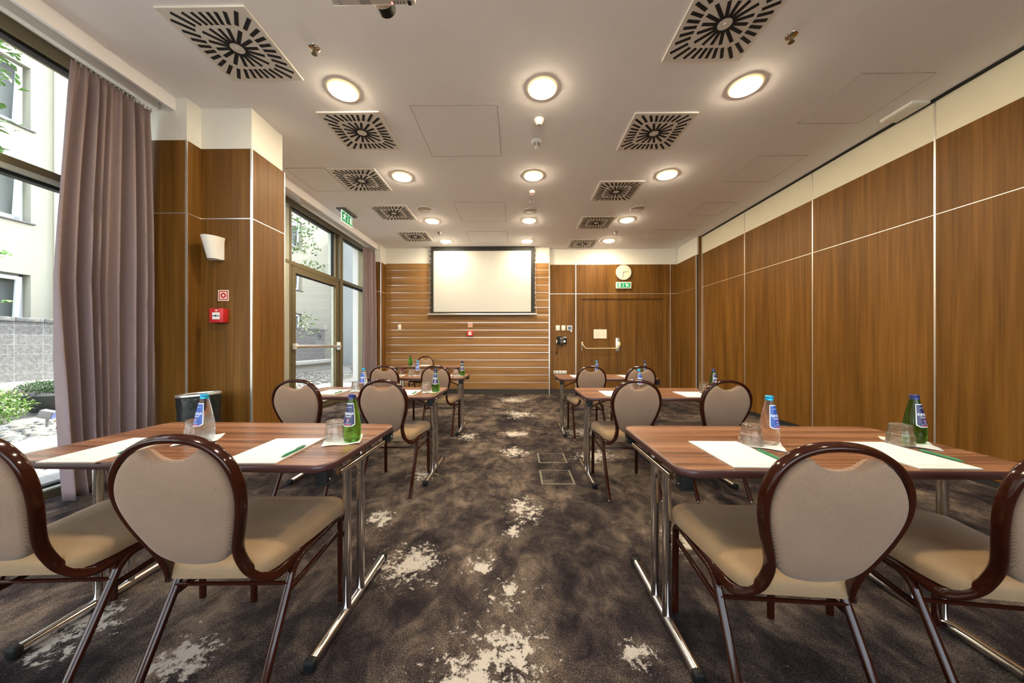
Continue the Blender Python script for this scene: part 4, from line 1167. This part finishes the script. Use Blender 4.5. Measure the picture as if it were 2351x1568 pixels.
# ================================================================ THINGS ON THE TABLES
BR = [(0.0, 0.003), (0.022, 0.002), (0.030, 0.0), (0.0335, 0.004), (0.0352, 0.012), (0.0368, 0.030), (0.0372, 0.052), (0.0366, 0.070), (0.0345, 0.088), (0.0295, 0.116), (0.0240, 0.145), (0.0188, 0.172), (0.0160, 0.184), (0.0148, 0.191), (0.0, 0.192)]
def br_at(z):
    for (r0, z0), (r1, z1) in zip(BR[3:-1], BR[4:]):
        if z0 <= z <= z1: return r0 + (r1 - r0) * (z - z0) / (z1 - z0)
    return 0.015
def wrap(x, z, off):
    r = br_at(z) + off
    a = -PI / 2 + x / 0.030                 # x is arc length on a 30 mm cylinder
    return (r * math.cos(a), r * math.sin(a), z)
def make_bottle(kind):
    green = kind == 'green'
    t = thing('water_bottle', '', 'bottle')
    MB().lathe(BR, 36).build('glass_body', 'bottle_green' if green else 'bottle_clear', t, smooth=50)
    MB().lathe([(0.0, 0.2085), (0.0125, 0.2085), (0.0152, 0.206), (0.0156, 0.198), (0.0148, 0.196), (0.0158, 0.1935), (0.0156, 0.1885), (0.014, 0.188)], 28).build('cap', 'cap_navy' if green else 'cap_blue', t)
    def patch(hw, z0, z1, rad, off, name, mat):
        vs = []; fs = []; NX, NZ = 18, 16
        for j in range(NZ + 1):
            z = z0 + (z1 - z0) * j / NZ
            d = z - z0
            k = hw
            if d < rad: k = hw - rad + math.sqrt(max(0, rad * rad - (rad - d) ** 2))
            for i in range(NX + 1):
                x = -k + 2 * k * i / NX
                vs.append(wrap(x, z, off))
        for j in range(NZ):
            for i in range(NX):
                a = j * (NX + 1) + i; fs.append((a, a + 1, a + NX + 2, a + NX + 1))
        return MB().add(vs, fs).build(name, mat, t, smooth=60, recalc=False)
    lb = patch(0.0270, 0.072, 0.170, 0.012, 0.0006, 'label_paper', 'label_white')
    fld = patch(0.0240, 0.0755, 0.1668, 0.010, 0.0010, 'label_field', 'label_navy' if green else 'label_blue')
    fld.parent = lb
    def txt(body, size, zc, mat, name, off=0.0002, sx=1.0):
        vs, fs = text_mesh(body, size, off)
        MB().add([wrap(v.x * sx, zc + v.y, 0.0014) for v in vs], fs).build(name, mat, lb, smooth=0, recalc=False)
    txt('KINGA', 0.0145, 0.1215, 'label_white', 'lettering', 0.00035, 0.98)
    MB_ = MB()
    def strip(x0, x1, z0, z1, mb):
        n = 8; vs = []; fs = []
        for j in range(2):
            for i in range(n + 1): vs.append(wrap(x0 + (x1 - x0) * i / n, (z0, z1)[j], 0.0014))
        for i in range(n): fs.append((i, i + 1, n + 2 + i, n + 1 + i))
        mb.add(vs, fs)
    strip(-0.016, 0.016, 0.1160, 0.1170, MB_); strip(-0.011, 0.011, 0.1115, 0.1132, MB_); strip(-0.004, 0.004, 0.0988, 0.1012, MB_); strip(-0.005, 0.005, 0.0905, 0.0922, MB_); strip(-0.013, 0.013, 0.0832, 0.0842, MB_)
    for k in range(9):
        x = -0.012 + 0.003 * k
        strip(x, x + 0.0022, 0.1520 + 0.0012 * math.sin(PI * k / 8), 0.1536 + 0.0012 * math.sin(PI * k / 8), MB_)
    MB_.build('small_print', 'label_white', lb, smooth=0, recalc=False)
    rd = MB(); strip(-0.004, 0.004, 0.0965, 0.0988, rd); strip(-0.005, 0.005, 0.1055, 0.1072, rd); strip(-0.011, 0.011, 0.0775, 0.0808, rd)
    rd.build('red_print', 'label_red', lb, smooth=0, recalc=False)
    return t
def make_glass():
    t = thing('tumbler', '', 'glass')
    prof = [(0.0, 0.0865), (0.033, 0.0865), (0.0355, 0.084), (0.0360, 0.078), (0.0375, 0.052), (0.0385, 0.049), (0.0412, 0.046), (0.0420, 0.043), (0.0425, 0.035), (0.0445, 0.001), (0.0435, 0.0), (0.0422, 0.001), (0.0400, 0.035), (0.0392, 0.042), (0.0350, 0.050), (0.0335, 0.070), (0.028, 0.075), (0.0, 0.076)]
    MB().lathe(prof, 40).build('bowl', 'tumbler_glass', t, smooth=50)
    return t
def make_napkin():
    mb = MB(); N = 10; vs = []; fs = []
    rnd = random.Random(5)
    for j in range(N + 1):
        for i in range(N + 1):
            x, y = -0.075 + 0.15 * i / N, -0.075 + 0.15 * j / N
            e = max(abs(x), abs(y)) / 0.075
            z = 0.0006 + (0.004 * max(0, e - 0.7) / 0.3 * (0.5 + 0.5 * math.sin(x * 60 + y * 34)))
            vs.append((x, y, z))
    for j in range(N):
        for i in range(N):
            a = j * (N + 1) + i; fs.append((a, a + 1, a + N + 2, a + N + 1))
    o = mb.add(vs, fs).build('paper_napkin', 'paper', None, smooth=60, recalc=False)
    md = o.modifiers.new('thick', 'SOLIDIFY'); md.thickness = 0.0006; md.offset = 1
    return tag(o, '', 'napkin')
def make_pad():
    t = thing('notepad', '', 'notepad')
    MB().box(-0.105, 0.105, -0.155, 0.155, 0.0, 0.0035).build('backing_card', 'pad_edge', t, smooth=0)
    MB().box(-0.105, 0.105, -0.155, 0.155, 0.0035, 0.0058).build('sheet', 'paper', t, smooth=0)
    p = MB(); x = -0.075
    rnd = random.Random(2)
    while x < 0.078:
        l = rnd.uniform(0.004, 0.013); p.box(x, x + l, -0.1235, -0.1215, 0.0056, 0.0060); x += l + 0.002
    p.box(-0.028, 0.028, -0.1385, -0.1370, 0.0056, 0.0060)
    vs, fs = text_mesh('H', 0.013)
    p.add([(v.x, v.y + 0.118, 0.0061) for v in vs], fs)
    p.build('printing', 'ink', t, smooth=0, recalc=False)
    return t
def make_pen():
    t = thing('ballpoint_pen', '', 'pen')
    M = frame((0, 0, 0.0048), (1, 0, 0), (0, 0, 1))
    M = Matrix.Translation((0, 0, 0.0048)) @ Matrix.Rotation(-PI / 2, 4, 'X')
    MB().lathe([(0.0, -0.070), (0.0012, -0.070), (0.0032, -0.058), (0.0047, -0.052), (0.0048, 0.050), (0.0040, 0.060), (0.0, 0.061)], 16, M).build('barrel', 'pen_green', t)
    MB().lathe([(0.0, 0.060), (0.0028, 0.060), (0.0028, 0.072), (0.0, 0.073)], 12, M).build('push_button', 'pen_dark', t)
    MB().rbox(-0.0018, 0.0018, 0.012, 0.058, 0.0095, 0.0112, 0.0006, 1).build('clip', 'pen_dark', t)
    return t
PROTO = {}
def place(kind, maker, x, y, z, rz, label, group):
    if kind not in PROTO:
        o = maker(); PROTO[kind] = o
        o.location = (x, y, z); o.rotation_euler = (0, 0, rz); o['label'] = label; o['group'] = group
        return o
    return dup(PROTO[kind], (x, y, z), rz, label, group)
def setting(k, seat_, bottle=None, glass=None, pad=None, pen=None, napkin=True, nrot=35):
    w_ = f'at the {seat_} place of the {tables[k][3]}'
    if bottle:
        kind, x, y, a = bottle
        nm = 'green glass water bottle' if kind == 'green' else 'clear glass water bottle'
        place('bottle_' + kind, lambda: make_bottle(kind), x, y, TT + 0.0022, R(a), f'{nm} {w_}', 'water bottles on the tables')
    if glass:
        place('glass', make_glass, glass[0], glass[1], TT + 0.0022, 0, f'upturned drinking glass {w_}', 'upturned drinking glasses')
    if napkin and (bottle and glass):
        nx, ny = (bottle[1] + glass[0]) / 2, (bottle[2] + glass[1]) / 2 - 0.004
        place('napkin', make_napkin, nx, ny, TT + 0.0003, R(nrot), f'white paper napkin {w_}', 'white paper napkins')
    if pad:
        place('pad', make_pad, pad[0], pad[1], TT + 0.0005, R(pad[2]), f'white notepad {w_}', 'white notepads on the tables')
    if pen:
        place('pen', make_pen, pen[0], pen[1], TT + (0.0065 if pen[3] else 0.0005), R(pen[2]), f'green pen on the notepad {w_}', 'green ballpoint pens')
setting('L1', 'aisle', ('green', -0.735, 1.458, -4), (-0.822, 1.478), (-0.977, 1.322, 2), (-0.8795, 1.285, 0, 1), nrot=20)
setting('L1', 'outer', ('clear', -1.396, 1.450, -14), (-1.475, 1.492), (-1.640, 1.322, 1), (-1.548, 1.315, 6, 1), nrot=30)
setting('R1', 'aisle', ('clear', 1.096, 1.440, 16), (1.013, 1.432), (0.862, 1.305, -0.5), (0.9665, 1.268, 0, 1), nrot=60)
setting('R1', 'outer', ('green', 1.757, 1.475, 8), (1.655, 1.440), (1.494, 1.303, -0.5), (1.606, 1.268, -2, 1), nrot=55)
setting('L2', 'aisle', ('green', -0.738, 2.985, 8), (-0.835, 3.01), (-0.985, 2.925, 1), (-0.895, 2.86, 2, 1), nrot=20)
setting('L2', 'outer', ('clear', -1.430, 3.05, -6), (-1.505, 3.06), (-1.665, 2.945, 1), (-1.575, 2.88, 2, 1), nrot=20)
setting('R2', 'aisle', ('clear', 1.112, 3.0, 10), (1.035, 3.0), (0.857, 2.885, -1), nrot=50)
setting('R2', 'outer', ('green', 1.795, 3.02, 14), (1.707, 3.02), (1.508, 2.84, -4), nrot=50)
setting('L3', 'aisle', ('green', -0.751, 4.535, 4), (-0.842, 4.545), (-0.985, 4.43, 0), nrot=20)
setting('L3', 'outer', ('clear', -1.372, 4.54, 0), (-1.462, 4.55), (-1.665, 4.45, 0), (-1.58, 4.42, 2, 1), nrot=20)
setting('R3', 'aisle', ('clear', 1.100, 4.53, 6), None, (0.85, 4.46, 0))
setting('R3', 'outer', ('green', 1.758, 4.53, 6), None, (1.512, 4.46, 0))
setting('L4', 'far side', ('green', -2.14, 6.58, 170), (-2.055, 6.56), (-1.885, 6.74, 0))

# ================================================================ OUTSIDE
gd = structure(MB().box(-5.5, -3.76, -8, 24, -0.30, -0.05).build('ground_pavers', 'pavers', smooth=0))
structure(MB().box(-3.76, 8, -14, -2.75, -0.3, -0.05).build('ground_rear_bounce', 'concrete', smooth=0))  # unseen pale ground, added to bounce sunlight up to the ceiling
kb = structure(MB().box(-6.2, -5.5, -8, 8, -0.30, -0.035).build('ground_kerb', 'concrete', smooth=0))
gb = structure(MB().box(-11.2, -6.2, -8, 24, -0.30, -0.07).box(-6.2, -5.5, 8, 24, -0.3, -0.07).build('ground_bed', 'gravel', smooth=0))
rnd = random.Random(11)
gv = MB()
bm = bmesh.new(); bmesh.ops.create_icosphere(bm, subdivisions=1, radius=1.0)
bm.verts.index_update()
ico_v = [v.co.copy() for v in bm.verts]; ico_f = [[v.index for v in f.verts] for f in bm.faces]; bm.free()
for _ in range(4200):
    if rnd.random() < 0.6: x, y = rnd.uniform(-9.60, -6.2), rnd.uniform(3.0, 7.4)
    else: x, y = rnd.uniform(-9.60, -6.2), rnd.uniform(7.4, 14.5)
    if any((x - a) ** 2 + (y - b_) ** 2 < c_ * c_ for a, b_, c_ in ((-8.65, 6.05, 0.62), (-8.2, 5.10, 0.62), (-7.0, 3.7, 0.2), (-7.0, 9.3, 0.2), (-7.1, 4.87, 0.15), (-7.35, 14.6, 0.15))): continue
    s_ = rnd.uniform(0.025, 0.06) * (1.25 if x > -7 else 0.9)
    M = Matrix.Translation((x, y, -0.065 + 0.004 * rnd.random())) @ Matrix.Rotation(rnd.uniform(0, 6.3), 4, 'Z') @ Matrix.Diagonal((s_ * rnd.uniform(1, 1.6), s_, s_ * rnd.uniform(0.45, 0.7), 1))
    gv.add(ico_v, ico_f, M)
o = tag(gv.build('gravel', 'gravel', None, smooth=80, recalc=False), 'grey and ochre river pebbles in the bed outside the windows', 'pebbles'); o['kind'] = 'stuff'

rt = thing('garden_retaining_wall', 'rough grey stone block wall with concrete ledge outside the windows', 'stone wall', (0, 0, 0))
MB().box(-10.6, -10.0, -4, 9.5, 0.42, 1.64).box(-10.6, -10.0, 9.5, 17.0, 0.42, 1.90).build('stone_face', 'stone_blocks', rt, smooth=0)
cp = MB()
y = -4.0
while y < 17:
    h = 1.64 if y < 9.49 else 1.90
    cp.rbox(-10.64, -9.97, y + 0.003, y + 0.397, h, h + 0.085, 0.012, 2); y += 0.4
cp.build('coping', 'stone_blocks', rt)
MB().rbox(-10.2, -9.55, -4, 17.3, 0.27, 0.43, 0.015, 2).build('ledge', 'concrete', rt)
MB().box(-10.4, -9.75, -4, 17.3, -0.1, 0.27).build('footing', 'concrete', rt, smooth=0)

bd = thing('exterior_building', 'cream rendered neighbouring building behind the stone wall', 'building', (0, 0, 0))
WX = -11.4
wins = []   # (y0, y1, z0, z1)
for y0, y1 in ((-0.5, 1.2), (2.4, 4.1), (5.55, 7.55), (12.2, 13.6), (15.9, 17.3)):
    for z0, z1 in ((1.55, 2.80), (4.02, 5.30), (6.20, 7.65)):
        wins.append((y0, y1, z0, z1))
zc = sorted(set([-0.1, 8.6] + [q for w_ in wins for q in w_[2:]])); yc = sorted(set([-6.0, 21.5] + [q for w_ in wins for q in w_[:2]]))
fa = MB()
for a, b_ in zip(yc[:-1], yc[1:]):
    for c_, d_ in zip(zc[:-1], zc[1:]):
        ym, zm = (a + b_) / 2, (c_ + d_) / 2
        if any(w_[0] < ym < w_[1] and w_[2] < zm < w_[3] for w_ in wins): continue
        fa.box(WX - 0.28, WX, a, b_, c_, d_)
fa.build('facade', 'stucco_cream', bd, smooth=0)
plain('room_dark', (0.16, 0.16, 0.15), 0.6)
MB().box(WX - 0.5, WX - 0.28, -6, 21.5, -0.1, 8.6).build('room_backing', 'room_dark', bd, smooth=0)
for y0, y1, z0, z1 in wins:
    xx = WX - 0.20; e = 0.055
    f = MB().box(xx - 0.06, xx, y0, y1, z0, z0 + e).box(xx - 0.06, xx, y0, y1, z1 - e, z1).box(xx - 0.06, xx, y0, y0 + e, z0, z1).box(xx - 0.06, xx, y1 - e, y1, z0, z1).build('window', 'window_frame_white', bd, smooth=0)
    # tilted inner sash
    Mt = Matrix.Translation((xx + 0.01, 0, z0 + 0.05)) @ Matrix.Rotation(R(4), 4, 'Y')
    s_ = MB()
    hh = z1 - z0 - 0.1
    for q in ((y0 + e, y1 - e - 0.03, 0, 0.08), (y0 + e, y1 - e - 0.03, hh - 0.08, hh), (y0 + e, y0 + e + 0.08, 0, hh), (y1 - e - 0.11, y1 - e - 0.03, 0, hh)):
        s_.box(-0.02, 0.03, *q, Mt)
    s_.build('sash', 'window_frame_white', f, smooth=0)
    MB().box(-0.005, 0.0, y0 + e + 0.05, y1 - e - 0.08, 0.04, hh - 0.04, Mt).build('pane', 'window_glass', f, smooth=0)
    MB().rbox(WX - 0.2, WX + 0.05, y0 - 0.03, y1 + 0.06, z0 - 0.035, z0, 0.006, 1).build('sill', 'sill_dark', f, smooth=0)
MB().rod((WX + 0.05, 7.95, 1.7), (WX + 0.05, 7.95, 8.5), 0.045, 14).build('downpipe', 'aluminium', bd)
bw = thing('exterior_end_wall', 'white rendered end wall closing the yard beyond the terrace door', 'wall', (0, 0, 0))
MB().box(-11.8, -7.6, 21.5, 21.9, -0.1, 8.6).box(-7.6, -3.0, 23.0, 23.4, -0.1, 8.9).build('wall_face', 'stucco_white', bw, smooth=0)
MB().box(-10.6, -7.5, 21.35, 21.5, 1.95, 2.25).box(-7.7, -3, 22.7, 23.0, 4.6, 5.1).build('ledge', 'concrete', bw, smooth=0)
# upper storey of this building, which shades the terrace
uf = structure(MB().box(-3.92, -3.70, YB, 8.1, CEIL + 0.02, 3.9).box(-3.92, -3.7, YB - 4, YB, -0.1, 3.5).box(-3.92, -3.7, 8.0, 24, -0.1, 3.9).build('wall_exterior', 'stucco_white', smooth=0))

def leaves(mb, c, rad, n, size, rnd, droop=0.3, long=1.8):
    for _ in range(n):
        while True:
            p = Vector((rnd.uniform(-1, 1), rnd.uniform(-1, 1), rnd.uniform(-1, 1)))
            if p.length < 1: break
        p = Vector((c[0] + p.x * rad[0], c[1] + p.y * rad[1], c[2] + p.z * rad[2]))
        s_ = size * rnd.uniform(0.6, 1.3)
        M = Matrix.Translation(p) @ Matrix.Rotation(rnd.uniform(0, 6.3), 4, 'Z') @ Matrix.Rotation(rnd.uniform(-0.9, 0.9) - droop, 4, 'Y') @ Matrix.Rotation(rnd.uniform(-0.6, 0.6), 4, 'X')
        L_ = s_ * long
        mb.add([(0, 0, 0), (L_ * 0.35, s_ * 0.45, 0.012), (L_, 0, -0.01), (L_ * 0.35, -s_ * 0.45, 0.012), (L_ * 0.7, s_ * 0.28, 0.004), (L_ * 0.7, -s_ * 0.28, 0.004)], [(0, 3, 5, 2, 4, 1)], M)
def tree(name, label, x, y, clusters, seed, h=5.5):
    t = thing(name, label, 'tree', (0, 0, 0))
    rnd = random.Random(seed)
    tr = MB().tube(spline([(x, y, -0.1), (x + 0.05, y + 0.04, 2.0), (x, y + 0.1, h)], 5), circ(0.07, 10), scale=[1 - 0.06 * i for i in range(11)])
    fo = MB()
    for (cx_, cy_, cz_, r, n) in clusters:
        tr.tube(spline([(x, y + 0.05, max(1.2, cz_ - 1.0)), ((x + cx_) / 2, (y + cy_) / 2, cz_ - 0.3), (cx_, cy_, cz_)], 4), circ(0.014, 6), scale=[1 - 0.07 * i for i in range(9)])
        leaves(fo, (cx_, cy_, cz_), (r, r, r * 0.6), n, 0.062, rnd)
    tr.build('trunk', 'bark', t)
    fo.build('foliage', 'leaf_green', t, smooth=0, recalc=False)
tree('garden_tree', 'leafy young tree whose branch tips reach into the near window', -7.0, 3.7, [(-7.0, 4.10, 5.2, 0.42, 90), (-7.0, 4.05, 4.75, 0.42, 90), (-7.0, 4.02, 4.2, 0.45, 90), (-7.0, 3.98, 3.6, 0.42, 80), (-6.9, 4.05, 2.4, 0.35, 40), (-7.0, 3.4, 5.5, 0.8, 160), (-7.0, 4.05, 1.75, 0.30, 40)], 4)
tree('garden_tree', 'small-leaved tree seen through the panes above the terrace door', -7.0, 9.3, [(-7.0, 10.5, 5.0, 0.55, 130), (-7.0, 10.7, 4.4, 0.55, 130), (-7.0, 11.2, 3.8, 0.40, 70), (-7.0, 10.4, 3.6, 0.5, 80), (-7.0, 10.6, 1.95, 0.45, 70), (-7.0, 10.9, 1.65, 0.35, 50), (-7.0, 9.4, 5.5, 0.9, 160)], 6)
def shrub(name, label, x, y, z, rad, n, mat, size, seed):
    t = thing(name, label, 'shrub', (x, y, z))
    rnd = random.Random(seed)
    fo = MB(); leaves(fo, (0, 0, rad[2]), rad, n, size, rnd, 0.1, 2.2)
    st_ = MB()
    for k in range(7):
        st_.rod((rnd.uniform(-0.05, 0.05), rnd.uniform(-0.05, 0.05), 0), (rnd.uniform(-0.5, 0.5) * rad[0], rnd.uniform(-0.5, 0.5) * rad[1], rad[2] * 1.3), 0.008, 6)
    st_.build('stem', 'bark', t); fo.build('foliage', mat, t, smooth=0, recalc=False)
shrub('garden_shrub', 'bright green feathery shrub on the pebbles at the frame edge', -8.2, 5.02, -0.07, (0.42, 0.36, 0.27), 1100, 'leaf_bright', 0.032, 8)
shrub('garden_juniper', 'dark green juniper trailing over the black planter', -8.65, 6.05, 0.275, (0.50, 0.42, 0.12), 1500, 'leaf_dark', 0.022, 9)
pl = thing('garden_planter', 'black angular planter standing on the pebbles under the juniper', 'planter', (-8.65, 6.05, -0.07))
MB().loft([[(x * 0.36, y * 0.42, 0) for x, y in rrect(1, 1, 0.06, 2)], [(x * 0.9, y * 0.85, 0.34) for x, y in rrect(1, 1, 0.06, 2)], [(x * 0.82, y * 0.78, 0.34) for x, y in rrect(1, 1, 0.06, 2)], [(x * 0.78, y * 0.74, 0.28) for x, y in rrect(1, 1, 0.06, 2)]][:]).build('planter_box', 'planter_dark', pl, smooth=30)
def spot(x, y, label):
    t = thing('garden_spotlight', label, 'spotlight', (x, y, -0.08), R(30))
    MB().rod((0, 0, 0), (0, 0, 0.13), 0.016, 10).build('spike', 'fixture_grey', t)
    M = Matrix.Translation((0, 0, 0.2)) @ Matrix.Rotation(R(20), 4, 'Y')
    MB().rbox(-0.07, 0.07, -0.06, 0.06, -0.06, 0.06, 0.012, 2, M).build('housing', 'fixture_grey', t)
    MB().rbox(0.068, 0.078, -0.05, 0.05, -0.05, 0.05, 0.004, 1, M).build('lens', 'display_blue', t)
spot(-7.1, 4.87, 'grey garden spotlight on the pebbles in front of the black planter')
spot(-7.35, 14.6, 'grey garden spotlight on the pebbles seen beyond the terrace door')

for o in list(C.objects):
    if o.type == 'EMPTY' and not o.get('label') and o.get('kind') != 'structure':
        print('UNLABELLED', o.name)
